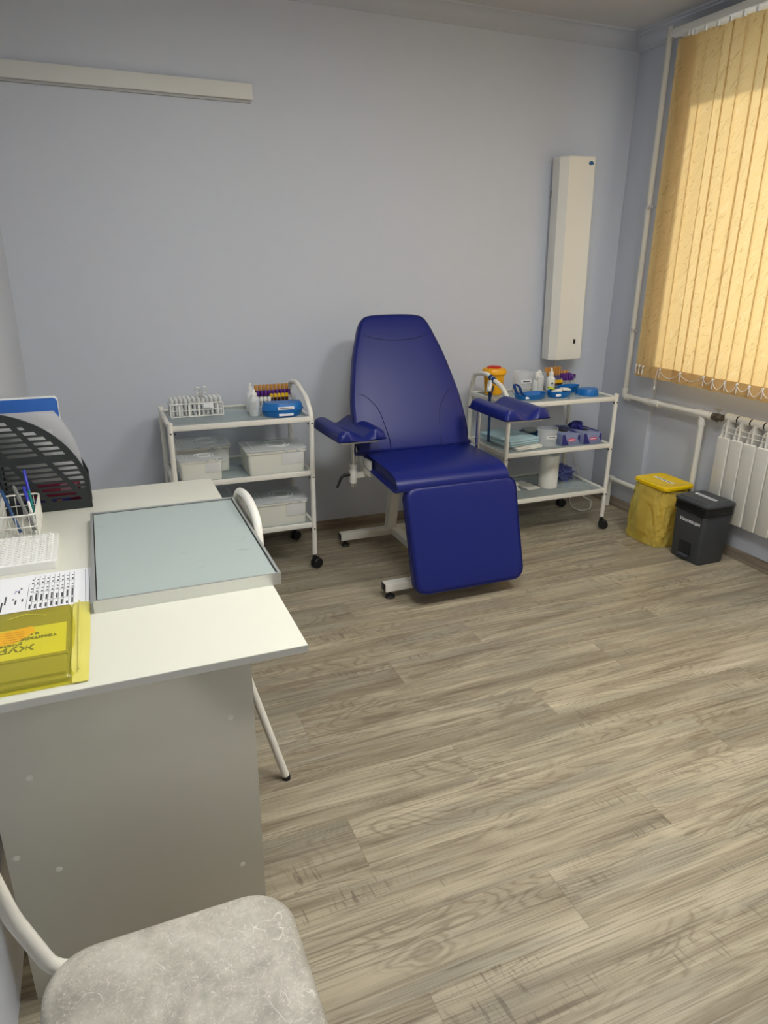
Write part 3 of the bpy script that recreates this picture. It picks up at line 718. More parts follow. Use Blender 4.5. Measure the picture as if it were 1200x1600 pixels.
# white tube block
t = thing('tube_block', 'white plastic block with rows of dimples lying before the wire basket', 'tube rack', (-0.228, 1.92, DZ))
bm = bmn(); ol = rrect(0.154, 0.208, 0.006, 4, -0.231, 1.928); slab(bm, ol, [(0.0, DZ+0.0005), (0, DZ+0.022), (0.002, DZ+0.024)], flatf); obj('block', bm, 'white_plastic', t)
bm = bmn()
for i in range(8):
    for j in range(12):
        cx, cy = -0.300+i*0.0182, 1.836+j*0.0167
        lathe(bm, [(0.0072, DZ+0.0238), (0.0066, DZ+0.0268), (0.0045, DZ+0.0268), (0.0040, DZ+0.0242)], (cx, cy, 0), 10)
obj('well_rims', bm, 'white_plastic', t, ang=50)

# printed form
t = thing('printed_form', 'white printed form with a table lying under the yellow envelope', 'paper', (-0.18, 1.69, DZ))
px0, px1, py0, py1 = -0.306, -0.0735, 1.580, 1.800; pz_ = DZ+0.0008
bm = bmn(); box(bm, px0, px1, py0, py1, DZ+0.0002, pz_); obj('sheet', bm, 'paper', t)
bm = bmn(); pz2 = pz_+0.0003
def ln(x0, x1, y0, y1): box(bm, x0, x1, y0, y1, pz_-0.0001, pz2)
random.seed(11)
for i in range(10):
    x = -0.215+i*0.0112; ln(x, x+0.0008, 1.60, 1.787 if i > 0 else 1.745)
ln(-0.0885, -0.0875, 1.60, 1.792); ln(-0.0795, -0.0785, 1.60, 1.74)
for y in (1.640, 1.690, 1.735): ln(-0.203, -0.112, y, y+0.0007)
for i in range(9):
    x = -0.211+i*0.0112
    for ya, yb in ((1.645, 1.645+random.uniform(.024, .042)), (1.606, 1.606+random.uniform(.012, .03)), (1.694, 1.700), (1.712, 1.717), (1.742, 1.750), (1.765, 1.770)):
        ln(x+0.0022, x+0.0062, ya, yb)
for x, ya, yb in ((-0.285, 1.63, 1.655), (-0.278, 1.66, 1.70), (-0.268, 1.61, 1.66), (-0.262, 1.645, 1.69), (-0.246, 1.665, 1.672), (-0.240, 1.64, 1.662), (-0.232, 1.72, 1.728), (-0.226, 1.65, 1.665), (-0.236, 1.70, 1.712)): ln(x, x+0.0035, ya, yb)
obj('print', bm, 'ink', t)
bm = bmn(); tube(bm, [(-0.244, 1.700, pz2), (-0.240, 1.712, pz2), (-0.243, 1.716, pz2), (-0.236, 1.708, pz2), (-0.234, 1.718, pz2)], 0.0006, 5); obj('signature', bm, 'ink_blue', t)

# yellow zip envelope with journals
def envelope():
    t = thing('plastic_envelope', 'yellow translucent plastic envelope of journals on the near desk corner', 'envelope', (-0.2, 1.42, DZ))
    z0 = DZ+0.0012; zt = z0+0.020
    # journals: dark cover, page block
    bm = bmn(); box(bm, -0.305, -0.118, 1.262, 1.572, z0+0.001, z0+0.009, 0.001); obj('journal', bm, 'olive', t)
    bm = bmn(); box(bm, -0.305, -0.122, 1.275, 1.340, z0+0.0092, z0+0.0155, 0.001); obj('journal', bm, 'olive', t)
    bm = bmn(); box(bm, -0.305, -0.120, 1.345, 1.565, z0+0.0092, z0+0.0158, 0.001); obj('journal', bm, 'olive', t)
    bm = bmn(); box(bm, -0.305, -0.124, 1.352, 1.478, z0+0.0160, z0+0.0168); pg = obj('title_sheet', bm, 'page_yellow', t)
    zz = z0+0.0171
    f180 = lambda ox, oy: (lambda u, v, h: V((ox-u, oy-v, zz+h)))
    for s, size, ox, oy in (('ЖУРНАЛ', 0.030, -0.182, 1.400), ('учета', 0.016, -0.205, 1.414), ('температуры', 0.017, -0.142, 1.432), ('и влажности', 0.014, -0.176, 1.449)):
        bm = text_bm(s, size, f180(ox, oy), 0.0004, 'LEFT', 0.0008); obj('lettering', bm, 'ink', pg, recalc=False)
    bm = bmn(); loft(bm, [[V((x, y, zz+0.0006+h)) for x, y in ((-0.250, 1.412), (-0.222, 1.412), (-0.183, 1.452), (-0.190, 1.480), (-0.250, 1.470))] for h in (0, 0.0004)]); nt_ = obj('orange_note', bm, 'note_orange', t)
    bm = bmn()
    for k in range(5): box(bm, -0.240, -0.205+0.004*(k % 2), 1.420+k*0.010, 1.4215+k*0.010, zz+0.0010, zz+0.0014)
    obj('note_print', bm, 'orange', nt_)
    # film: a soft pillow open to view
    bm = bmn(); nx, ny = 14, 18; rings = []
    x0, x1, y0, y1 = -0.309, -0.100, 1.250, 1.580
    grid_t, grid_b = [], []
    for j in range(ny+1):
        rt, rb = [], []
        for i in range(nx+1):
            u, v = i/nx, j/ny; x = x0+(x1-x0)*u; y = y0+(y1-y0)*v
            ed = min(1, min((1-u)*7, v*9, (1-v)*9)); e = math.sqrt(max(0, ed))
            wr = 0.0012*noise.noise(V((x*40, y*25, 1)))*e
            rt.append(bm.verts.new((x, y, z0+0.0018+(zt-z0-0.0006)*e+wr))); rb.append(bm.verts.new((x, y, z0+0.0002)))
        grid_t.append(rt); grid_b.append(rb)
    for j in range(ny):
        for i in range(nx):
            bm.faces.new((grid_t[j][i], grid_t[j][i+1], grid_t[j+1][i+1], grid_t[j+1][i]))
            bm.faces.new((grid_b[j][i], grid_b[j+1][i], grid_b[j+1][i+1], grid_b[j][i+1]))
    for j in range(ny):
        for i in (0, nx): bm.faces.new((grid_b[j][i], grid_t[j][i], grid_t[j+1][i], grid_b[j+1][i]))
    for i in range(nx):
        for j in (0, ny): bm.faces.new((grid_b[j][i], grid_b[j][i+1], grid_t[j][i+1], grid_t[j][i]))
    obj('film', bm, 'env_yellow', t, ang=60)
    # zip band along the right edge, crumpled where it droops
    bm = bmn(); rings = []
    for k in range(21):
        v = k/20; y = 1.248+v*0.342; wv = 0.0022*math.sin(v*9)+0.0022*noise.noise(V((v*7, 0, 2)))
        xr = -0.078-0.010*(1-v)**2*0.6; h = z0+0.0085-0.004*math.sin(v*PI)+0.006*(1-v)**2
        q = min(1, 0.15+v*6, 0.4+(1-v)*6); h = z0+(h+0.004-z0)*q-0.004*q; wv *= q
        rings.append([V((-0.113, y, h+0.005*q+wv)), V((-0.096, y, h+0.004*q+wv*0.6)), V((xr-0.004, y, max(z0+0.0028, h-0.001))), V((xr, y, z0+0.0025)), V((xr-0.003, y, z0+0.0005)), V((-0.110, y, z0+0.0005))])
    loft(bm, rings); obj('zip_band', bm, 'env_yellow_thick', t, ang=60)
    bm = bmn(); box(bm, -0.101, -0.098, 1.27, 1.575, z0+0.017, z0+0.0185, 0.0006); obj('zip_rib', bm, 'env_yellow_thick', t)
    bm = bmn(); tube(bm, [(-0.240, 1.515, zz+0.006), (-0.205, 1.530, zz+0.0065), (-0.165, 1.512, zz+0.006)], 0.0007, 5); obj('crease', bm, 'page_yellow', t)
envelope()

# ================================================================== VISITOR CHAIRS
def chair_tree(label, loc, rotz):
    """tube chair facing local +X, seat centre over the origin"""
    t = thing('chair', label, 'chair', loc, rotz, 'white tube chairs with marbled pads')
    Mx = wm(t)
    def P(name, bm, m, par=None, ang=38):
        bm.transform(Mx); return obj(name, bm, m, par or t, ang)
    bm = bmn(); ol = rrect(0.392, 0.395, 0.075, 8)
    lv = round_levels(0.418, 0.462, 0.020, 5); lv += [(0.05, 0.4655), (0.10, 0.467), (0.15, 0.4675)]
    slab(bm, ol, lv, flatf); st = P('seat', bm, 'marble')
    for s in (-1, 1):
        # rear leg and back upright are one bent tube on each side, joined by an arch over the top
        bm = bmn(); tube(bm, fillet([(-0.264, s*0.300, 0.012), (-0.175, s*0.245, 0.36), (-0.160, s*0.172, 0.408), (0.12, s*0.172, 0.408)], [0, 0.05, 0.04, 0], 6), 0.0115, 14); lg = P('leg', bm, 'white_metal')
        bm = bmn(); lathe(bm, [(0.0125, 0.0), (0.0130, 0.003), (0.0122, 0.013)], (-0.2655, s*0.3012, 0), 14); P('rubber_foot', bm, 'black', lg)
        bm = bmn(); tube(bm, fillet([(0.235, s*0.200, 0.012), (0.150, s*0.172, 0.396), (-0.10, s*0.172, 0.396)], [0, 0.05, 0], 6), 0.0115, 14); lg = P('leg', bm, 'white_metal')
        bm = bmn(); lathe(bm, [(0.0125, 0.0), (0.0130, 0.003), (0.0122, 0.013)], (0.2355, s*0.2005, 0), 14); P('rubber_foot', bm, 'black', lg)
    path = [(-0.10, -0.183, 0.424), (-0.180, -0.189, 0.428), (-0.222, -0.190, 0.56), (-0.246, -0.190, 0.70), (-0.252, -0.150, 0.797), (-0.254, 0, 0.826), (-0.252, 0.150, 0.797), (-0.246, 0.190, 0.70), (-0.222, 0.190, 0.56), (-0.180, 0.189, 0.428), (-0.10, 0.183, 0.424)]
    bm = bmn(); tube(bm, fillet(path, [0, 0.05, 0.3, 0.2, 0.10, 0.5, 0.10, 0.2, 0.3, 0.05, 0], 7), 0.0125, 14); P('back_frame', bm, 'white_metal')
    bm = bmn(); ol = rrect(0.330, 0.170, 0.07, 8)
    slab(bm, ol, round_levels(-0.010, 0.010, 0.009, 4), lambda u, v, h: V((-0.2505-v*0.03+h, u, 0.706+v))); P('backrest', bm, 'marble')
    bm = bmn(); box(bm, -0.14, 0.14, -0.17, 0.17, 0.405, 0.419); P('seat_board', bm, 'dark')
    return t
chair_tree('white tube chair with grey marbled seat nearest the camera', (0.004, 0.742, 0), 0)
chair_tree('white tube chair tucked in at the desk side behind the glass board', (0.124, 2.015, 0), PI)

# ================================================================== TROLLEYS
ZS = (0.783, 0.513, 0.240)
def trolley(label, x0, x1, y0, y1, arch_right):
    """three glass shelves in a white tube frame; a hoop handle over one end"""
    xa, xb = (x1, x0) if arch_right else (x0, x1)      # handle side, plain side
    t = thing('trolley', label, 'trolley', ((x0+x1)/2, (y0+y1)/2, 0), 0, 'white glass-shelf instrument trolleys')
    r = 0.0125
    zb = 0.078
    bm = bmn()
    hoop = [(xa, y0, zb), (xa, y0, 0.80), (xa, y0+0.075, 0.870), (xa, y0+0.25, 0.920), (xa, y1-0.03, 0.905), (xa, y1, 0.80), (xa, y1, zb)]
    tube(bm, fillet(hoop, [0, 0.07, 0.12, 0.15, 0.06, 0.05, 0], 8), r, 14); obj('hoop_handle', bm, 'white_metal', t)
    for y in (y0, y1):
        bm = bmn(); tube(bm, [(xb, y, zb), (xb, y, 0.806)], r, 14); lathe(bm, [(r*1.06, 0.803), (r*1.06, 0.808), (r*0.7, 0.811)], (xb, y, 0), 14); obj('post', bm, 'white_metal', t)
    for z in ZS:
        for y, s in ((y0, 1), (y1, -1)):
            bm = bmn(); box(bm, x0+0.010, x1-0.010, y-0.009, y+0.009, z-0.012, z+0.012, 0.003); obj('shelf_rail', bm, 'white_metal', t)
        for x in (x0, x1):
            bm = bmn(); box(bm, x-0.009, x+0.009, y0+0.010, y1-0.010, z-0.012, z+0.012, 0.003); obj('shelf_rail', bm, 'white_metal', t)
        bm = bmn(); box(bm, x0+0.009, x1-0.009, y0+0.009, y1-0.009, z+0.000, z+0.005, 0.0006); obj('glass_shelf', bm, 'glass', t)
        bm = bmn()
        for x, s in ((x0, 1), (x1, -1)):
            lathe(bm, [(0.004, -0.0128), (0.004, -0.0145), (0.002, -0.016)], (x, y0, z-0.02), 8, 'Y'); lathe(bm, [(0.004, 0), (0.004, -0.006)], (x+s*0.018, y0-0.004, z-0.022), 8, 'Y')
        obj_loose('bolt', bm, 'dark', t)
    for x in (x0, x1):
        for y in (y0, y1):
            a = random.uniform(-0.6, 0.6)
            mt = Matrix.Translation((x, y, 0)) @ Matrix.Rotation(a, 4, 'Z')
            bm = bmn()
            for s in (-1, 1): lathe(bm, [(0.012, s*0.004), (0.026, s*0.005), (0.0275, s*0.009), (0.0275, s*0.016), (0.024, s*0.020), (0.010, s*0.021)], (0.012, 0, 0.0275), 20, 'Y')
            box(bm, -0.004, 0.028, -0.004, 0.004, 0.020, 0.056, 0.003)
            lathe(bm, [(0.012, 0.050), (0.0125, 0.058), (0.0125, 0.066), (0.006, 0.067), (0.006, 0.080)], (0, 0, 0), 14)
            bm.transform(mt); obj('castor', bm, 'black', t)
    return t
LX0, LX1, LY0, LY1 = 0.272, 0.927, 3.185, 3.590
RX0, RX1, RY0, RY1 = 1.992, 2.690, 3.118, 3.535
random.seed(5)
trolley('white three-shelf glass trolley left of the blue chair', LX0, LX1, LY0, LY1, True)
trolley('white three-shelf glass trolley right of the blue chair below the steriliser', RX0, RX1, RY0, RY1, False)
ZT, ZM, ZL = (z+0.0055 for z in ZS)

# ---- plastic boxes with clear lids
def lid_box(label, x0, x1, y0, y1, z, h, name='storage_box'):
    cx, cy = (x0+x1)/2, (y0+y1)/2; W, D = x1-x0, y1-y0
    t = thing(name, label, 'storage box', (cx, cy, z), 0, 'white boxes with clear lids on the left trolley')
    bm = bmn(); rings = []
    for k, zz in ((0.91, z), (0.925, z+0.006), (0.955, z+h-0.014), (0.955, z+h-0.012), (1.0, z+h-0.012), (1.0, z+h-0.004), (0.93, z+h-0.004), (0.86, z+0.010)):
        rings.append([V((px, py, zz)) for px, py in rrect(W*k, D*k, 0.014, 4, cx, cy)])
    loft(bm, rings); b = obj('tub', bm, 'box_white', t)
    bm = bmn(); ol = rrect(W*1.02, D*1.02, 0.016, 4, cx, cy); slab(bm, ol, [(0.001, z+h-0.0035), (0, z+h-0.002), (0, z+h+0.004), (0.006, z+h+0.007)], flatf); l = obj('lid', bm, 'clear_lid', t)
    bm = bmn()
    for k in range(2):
        rx, ry = W*(0.22-0.07*k), D*(0.30-0.10*k); tube(bm, [(cx+0.02+rx*math.cos(a*PI/16), cy+ry*math.sin(a*PI/16), z+h+0.008) for a in range(32)], 0.0028, 6, True)
    for k in range(2): box(bm, x0+0.020+k*0.014, x0+0.024+k*0.014, y0+0.02, y1-0.02, z+h+0.0065, z+h+0.0085)
    obj('embossing', bm, 'milky', l)
    bm = bmn(); box(bm, x0+W*0.58, x0+W*0.94, cy-D*0.48-0.001, cy-D*0.48+0.003, z+h*0.38, z+h-0.014, 0.001); obj('label_pocket', bm, 'milky', b)
    bm = bmn()
    for k in (0.62, 0.82): box(bm, x0+W*k, x0+W*(k+0.06), y0-D*0.01-0.003, y0+0.002, z+h-0.008, z+h+0.005, 0.001)
    obj_loose('latch', bm, 'clear_lid', t)
lid_box('long white box with clear lid at the back of the middle shelf', 0.300, 0.562, 3.345, 3.545, ZM, 0.128)
lid_box('small white box with clear lid at the front left of the middle shelf', 0.298, 0.500, 3.212, 3.335, ZM, 0.100)
lid_box('wide white box with clear lid on the right of the middle shelf', 0.610, 0.905, 3.200, 3.410, ZM, 0.118)
lid_box('wide white box with clear lid on the bottom shelf behind the chair hoop', 0.640, 0.905, 3.205, 3.420, ZL, 0.125)
lid_box('white box with clear lid on the bottom shelf mostly behind the desk', 0.300, 0.560, 3.300, 3.530, ZL, 0.125)

# ---- white tube stand with scissors
def tube_stand(label, x0, x1, y0, y1, z, h, nx, ny, m, name='test_tube_rack', mid=True):
    t = thing(name, label, 'test tube rack', ((x0+x1)/2, (y0+y1)/2, z))
    for x in (x0, x1):
        bm = bmn(); tube(bm, fillet([(x, y0, z+0.003), (x, y0, z+h-0.003), (x, y1, z+h-0.003), (x, y1, z+0.003)], 0.008, 4, True), 0.003, 8, True); obj('end_frame', bm, m, t)
    lev = [(z+h-0.004, 0.0028), (z+h*0.48, 0.0022)]+[(z+0.004, 0.0028)]
    for zz, r in lev:
        bm = bmn()
        for j in range(ny+1): y = y0+(y1-y0)*j/ny; tube(bm, [(x0, y, zz), (x1, y, zz)], r, 6)
        for i in range(nx+1): x = x0+(x1-x0)*i/nx; tube(bm, [(x, y0, zz), (x, y1, zz)], r*0.8, 6)
        obj('grid', bm, m, t)
    return t
ts = tube_stand('white wire test tube stand with clear tubes, scissors standing in it', 0.300, 0.545, 3.385, 3.475, ZT, 0.068, 12, 4, 'white_plastic')
bm = bmn(); box(bm, 0.452, 0.500, 3.3805, 3.3835, ZT+0.040, ZT+0.062, 0.0008); obj('label_tag', bm, 'paper', ts)
for x in (0.34, 0.385, 0.43, 0.52):
    bm = bmn(); box(bm, x-0.004, x+0.004, 3.381, 3.3835, ZT+0.002, ZT+0.060, 0.0006); obj('front_strut', bm, 'white_plastic', ts)
def mk_tube(label, group, cap_m, body_m, r=0.0065, h=0.075, caph=0.02, loc=(0, 0, 0)):
    t = thing('test_tube', label, 'test tube', loc, 0, group); Mx = wm(t)
    bm = bmn(); lathe(bm, [(r*0.3, 0), (r*0.8, 0.002), (r, 0.006), (r, h-caph*0.3)], (0, 0, 0), 10); bm.transform(Mx); obj('tube_body', bm, body_m, t)
    if cap_m:
        bm = bmn(); lathe(bm, [(r*1.18, h-caph), (r*1.25, h-caph+0.002), (r*1.25, h-0.002), (r*1.05, h)], (0, 0, 0), 10); bm.transform(Mx); obj('cap', bm, cap_m, t)
    return t
def tubes_at(proto_args, spots):
    first = mk_tube(*proto_args[0:2], *proto_args[2:], loc=spots[0])
    for s in spots[1:]:
        c = copy_tree(first); c.location = s
# small clear tubes in the white stand
cellx = (0.545-0.300)/12; celly = 0.090/4
def open_tube(label, group, spots):
    t = thing('test_tube', label, 'test tube', spots[0], 0, group); Mx = wm(t); r = 0.0072
    bm = bmn(); lathe(bm, [(r*0.4, 0), (r*0.9, 0.002), (r, 0.008), (r, 0.066), (r*1.25, 0.067), (r*1.25, 0.078), (r*1.0, 0.080), (r*0.8, 0.075)], (0, 0, 0), 10); bm.transform(Mx); obj('tube_body', bm, 'milky', t)
    for s in spots[1:]: copy_tree(t).location = s
open_tube('empty clear test tube in the white wire stand', 'empty tubes in the white stand',
          [(0.300+cellx*(i+0.5), 3.385+celly*(j+0.5), ZT+0.008) for j in (0, 1, 2, 3) for i in range(12) if (i, j) not in ((7, 2), (6, 2), (7, 1))])
t = thing('scissors', 'steel scissors standing handles-up in the white test tube stand', 'scissors', (0.455, 3.43, ZT+0.006))
sx, sy = 0.300+cellx*7.5, 3.385+celly*2.5
for s in (-1, 1):
    bm = bmn(); tube(bm, [(sx-s*0.002, sy, ZT+0.010), (sx+s*0.001, sy, ZT+0.075), (sx+s*0.007, sy, ZT+0.100)], [0.0012, 0.003, 0.0026], 8)
    tube(bm, [(sx+s*0.017+0.0125*math.cos(k*PI/10), sy+s*0.002, ZT+0.118+0.0145*math.sin(k*PI/10)) for k in range(20)], 0.0022, 8, True)
    tube(bm, [(sx+s*0.006, sy+s*0.001, ZT+0.098), (sx+s*0.010, sy+s*0.002, ZT+0.106)], 0.0026, 8)
    obj('blade', bm, 'steel', t)
bm = bmn(); lathe(bm, [(0.003, -0.005), (0.003, 0.005)], (sx, sy, ZT+0.075), 10, 'Y'); obj('pivot', bm, 'steel', t)

# ---- bottles
def bottle(label, x, y, z, r, h, nz, m='milky', cap='white_plastic', name='bottle', group=None):
    t = thing(name, label, 'bottle', (x, y, z), 0, group)
    bm = bmn(); lathe(bm, [(r*0.9, z), (r, z+0.004), (r, z+h*0.80), (r*0.92, z+h*0.88), (r*0.5, z+h*0.97), (r*0.42, z+h)], (x, y, 0), 22); obj('bottle_body', bm, m, t)
    bm = bmn(); lathe(bm, [(r*0.52, z+h), (r*0.52, z+h+nz*0.45), (r*0.30, z+h+nz*0.55), (r*0.22, z+h+nz*0.9), (r*0.12, z+h+nz)], (x, y, 0), 16); obj('nozzle', bm, cap, t)
    return t
b1 = bottle('clear dropper bottle in front on the left trolley beside the amber tubes', 0.686, 3.330, ZT, 0.026, 0.095, 0.030)
bm = bmn(); box(bm, 0.668, 0.690, 3.3028, 3.3045, ZT+0.030, ZT+0.070); obj('bottle_label', bm, 'grey_sheet', b1)
bottle('taller clear dropper bottle standing behind the front dropper bottle', 0.690, 3.430, ZT, 0.023, 0.105, 0.034)

# ---- capped tube rack (left)
def step_rack(label, x0, x1, rows, z, name='test_tube_rack', m='clear'):
    """rows: [(y, rail height)]; two rails carry each row between them"""
    ys = [r[0] for r in rows]; t = thing(name, label, 'test tube rack', ((x0+x1)/2, sum(ys)/len(ys), z))
    for x in (x0, x1):
        bm = bmn(); box(bm, x-0.0015, x+0.0015, min(ys)-0.013, max(ys)+0.013, z, z+max(r[1] for r in rows)); obj('end_plate', bm, m, t)
    for y, hh in rows:
        bm = bmn()
        for s in (-1, 1): box(bm, x0, x1, y+s*0.0115-0.0012, y+s*0.0115+0.0012, z+hh-0.016, z+hh-0.006); box(bm, x0, x1, y+s*0.0115-0.0012, y+s*0.0115+0.0012, z+0.003, z+0.014)
        obj('rail', bm, m, t)
    bm = bmn(); box(bm, x0, x1, min(ys)-0.012, max(ys)+0.012, z, z+0.002); obj('base', bm, m, t)
step_rack('clear stepped rack of amber and purple capped tubes on the left trolley', 0.728, 0.912, [(3.530, 0.070), (3.490, 0.055), (3.452, 0.042), (3.414, 0.034)], ZT)
xs9 = [0.740+i*0.0199 for i in range(9)]
tubes_at(('amber-capped tube in the back row on the left trolley', 'amber tubes, back row of left rack', 'amber', 'tube_dark', 0.0072, 0.110, 0.028), [(x, 3.530, ZT+0.002) for x in xs9])
tubes_at(('purple-capped tube in the second row on the left trolley', 'purple tubes, second row of left rack', 'purple', 'clear', 0.0072, 0.088, 0.026), [(x, 3.490, ZT+0.002) for x in xs9])
tubes_at(('yellow-capped dark tube in the third row on the left trolley', 'yellow tubes, third row of left rack', 'yellow_cap', 'tube_dark', 0.0070, 0.076, 0.018), [(x, 3.452, ZT+0.002) for x in xs9[3:8]])
tubes_at(('white-capped short tube above the blue dish on the left trolley', 'white tubes, front row of left rack', 'white_plastic', 'clear', 0.0074, 0.068, 0.020), [(x, 3.414, ZT+0.002) for x in xs9[0:3]])

# ---- kidney dishes
def kidney_ol(L, W, n=36, bend=0.25):
    out = []
    for k in range(n):
        a = 2*PI*k/n; u = L/2*math.copysign(abs(math.cos(a))**0.85, math.cos(a)); v = W/2*math.copysign(abs(math.sin(a))**0.9, math.sin(a))
        out.append((u, v-bend*W*(1-(2*u/L)**2)+bend*W*0.5))
    return out
def dish(label, x, y, z, L, W, h, rot=0, m='kidney', inv=False, name='kidney_dish', group=None, bend=0.25):
    t = thing(name, label, 'dish', (x, y, z), rot, group); Mx = wm(t)
    ol = kidney_ol(L, W, 36, bend); bm = bmn()
    k = [(0.86, 0), (0.92, 0.006), (0.99, h-0.003), (1.03, h-0.001), (1.03, h), (0.97, h-0.001), (0.90, 0.008), (0.80, 0.003)]
    loft(bm, [[V((u*s, v*s, (h-zz) if inv else zz)) for u, v in ol] for s, zz in k]); bm.transform(Mx); obj('bowl', bm, m, t)
    return t
kd = dish('lower blue kidney dish under its twin at the left trolley front', 0.815, 3.285, ZT, 0.205, 0.105, 0.032, 0)
bm = bmn(); box(bm, 0.780, 0.850, 3.2185, 3.225, ZT+0.010, ZT+0.020); obj('dish_label', bm, 'paper', kd)
ku = dish('upturned blue kidney dish covering another on the left trolley', 0.815, 3.285, ZT+0.0325, 0.205, 0.105, 0.034, 0, inv=True)
bm = bmn(); box(bm, 0.776, 0.854, 3.2175, 3.225, ZT+0.040, ZT+0.053); lb = obj('dish_label', bm, 'paper', ku)
bm = bmn(); box(bm, 0.781, 0.849, 3.2170, 3.2180, ZT+0.0450, ZT+0.0480); obj('label_print', bm, 'ink', lb)

# ================================================================== RIGHT TROLLEY, TOP SHELF
sxc, syc = 2.088, 3.450
t = thing('sharps_container', 'yellow sharps container with red lid at the right trolley handle', 'sharps container', (sxc, syc, ZT))
bm = bmn(); lathe(bm, [(0.046, ZT), (0.049, ZT+0.003), (0.060, ZT+0.112), (0.061, ZT+0.116)], (sxc, syc, 0), 28); obj('bucket', bm, 'sharps', t)
bm = bmn(); lathe(bm, [(0.066, ZT+0.114), (0.070, ZT+0.118), (0.070, ZT+0.132), (0.062, ZT+0.146), (0.040, ZT+0.149)], (sxc, syc, 0), 28); obj('collar', bm, 'sharps', t)
bm = bmn(); lathe(bm, [(0.036, ZT+0.148), (0.036, ZT+0.156), (0.032, ZT+0.159)], (sxc, syc, 0), 24); box(bm, sxc-0.044, sxc-0.030, syc-0.012, syc+0.012, ZT+0.146, ZT+0.154, 0.002); obj('lid', bm, 'red', t)
def strap(bm, pts, wd, th=0.0016, side=(0, 0, 1)):
    s = V(side)*wd/2; rings = []
    pts = [V(p) for p in pts]
    for i, p in enumerate(pts):
        tg = (pts[min(i+1, len(pts)-1)]-pts[max(i-1, 0)]).normalized(); n = tg.cross(V(side)).normalized()*th/2
        rings.append([p-s-n, p+s-n, p+s+n, p-s+n])
    loft(bm, rings); return bm
# tourniquet round the hoop handle
ty = 3.300; tz = 0.905-0.004
t = thing('tourniquet', 'navy tourniquet strap with white buckle hanging from the trolley hoop', 'tourniquet', (RX0, ty, 0.60))
bm = bmn()
for off in (-0.014, 0.014):
    strap(bm, [(RX0+0.0150*math.cos(k*PI/8), ty+off, tz-0.002+off*0.3+0.0150*math.sin(k*PI/8)) for k in range(17)], 0.022, 0.002, (0, 1, 0.28))
obj('wrap', bm, 'strap', t)
bm = bmn(); strap(bm, fillet([(RX0-0.016, ty-0.005, tz-0.004), (RX0-0.022, ty-0.010, 0.82), (RX0-0.020, ty-0.020, 0.70), (RX0-0.024, ty-0.030, 0.56)], 0.1, 5), 0.024, 0.002, (0, 1, 0))
strap(bm, fillet([(RX0-0.014, ty-0.035, tz-0.03), (RX0-0.034, ty-0.040, 0.80), (RX0-0.030, ty-0.046, 0.64)], 0.1, 5), 0.020, 0.002, (0.3, 1, 0)); obj_loose('strap_end', bm, 'strap', t)
bm = bmn(); box(bm, -0.006, 0.006, -0.017, 0.017, -0.034, 0.016, 0.004); box(bm, -0.008, 0.004, -0.013, 0.013, 0.012, 0.030, 0.003); box(bm, -0.010, -0.004, -0.010, 0.010, -0.028, -0.008, 0.002)
bm.transform(Matrix.Translation((RX0-0.030, ty-0.016, 0.868)) @ Matrix.Rotation(R(20), 4, 'Y') @ Matrix.Rotation(R(-18), 4, 'X')); obj('buckle', bm, 'white_plastic', t)
# blue tray with a strap in it
td = dish('shallow blue dish with a strap loop on the right trolley', 2.218, 3.265, ZT, 0.205, 0.115, 0.028, R(8), 'kidney', bend=0.12)
bm = bmn(); box(bm, 2.150, 2.195, 3.2080, 3.2088, ZT+0.008, ZT+0.020); obj('dish_label', bm, 'paper', td)
bm = bmn(); strap(bm, fillet([(2.150, 3.280, ZT+0.006), (2.138, 3.310, ZT+0.060), (2.152, 3.330, ZT+0.076), (2.172, 3.310, ZT+0.058), (2.176, 3.285, ZT+0.016), (2.230, 3.262, ZT+0.008), (2.275, 3.27, ZT+0.008)], 0.03, 5), 0.022, 0.002, (0.45, -0.6, 0.1)); single('tourniquet', bm, 'strap', 'navy strap curling up out of the shallow blue dish', 'tourniquet')
# clear jar with label
def jar(label, x, y, z, r, h, lid=False, lab=True):
    t = thing('jar', label, 'jar', (x, y, z))
    bm = bmn(); lathe(bm, [(r*0.92, z), (r*0.95, z+0.003), (r, z+h-0.006), (r*1.05, z+h-0.005), (r*1.05, z+h), (r*0.97, z+h), (r*0.92, z+0.006)], (x, y, 0), 28); obj('jar_body', bm, 'clear', t)
    if lab:
        bm = bmn(); rr = r*1.012; a0 = -PI*0.5-R(40); rings = []
        for k in range(13):
            a = a0+R(70)*k/12-R(0); rings.append([V((x+q*math.cos(a), y+q*math.sin(a), zz)) for q, zz in ((rr, z+h*0.50), (rr+0.0006, z+h*0.50), (rr+0.0006, z+h*0.66), (rr, z+h*0.66))])
        loft(bm, rings); lb = obj('jar_label', bm, 'paper', t)
        bm = bmn(); rings = []
        for k in range(9):
            a = a0+R(12)+R(46)*k/8; rings.append([V((x+q*math.cos(a), y+q*math.sin(a), zz)) for q, zz in ((rr+0.0006, z+h*0.56), (rr+0.001, z+h*0.56), (rr+0.001, z+h*0.61), (rr+0.0006, z+h*0.61))])
        loft(bm, rings); obj('label_print', bm, 'ink', lb)
    return t
jar('tall clear labelled jar beside the sharps container', 2.262, 3.425, ZT, 0.056, 0.125)
bottle('milky white-capped bottle between clear jar and dropper bottle', 2.395, 3.455, ZT, 0.030, 0.100, 0.022)
t = thing('spray_bottle', 'slim clear spray bottle with white trigger head on the right trolley', 'spray bottle', (2.338, 3.405, ZT))
bm = bmn(); lathe(bm, [(0.014, ZT), (0.016, ZT+0.003), (0.016, ZT+0.070), (0.007, ZT+0.082)], (2.338, 3.405, 0), 18); obj('bottle_body', bm, 'milky', t)
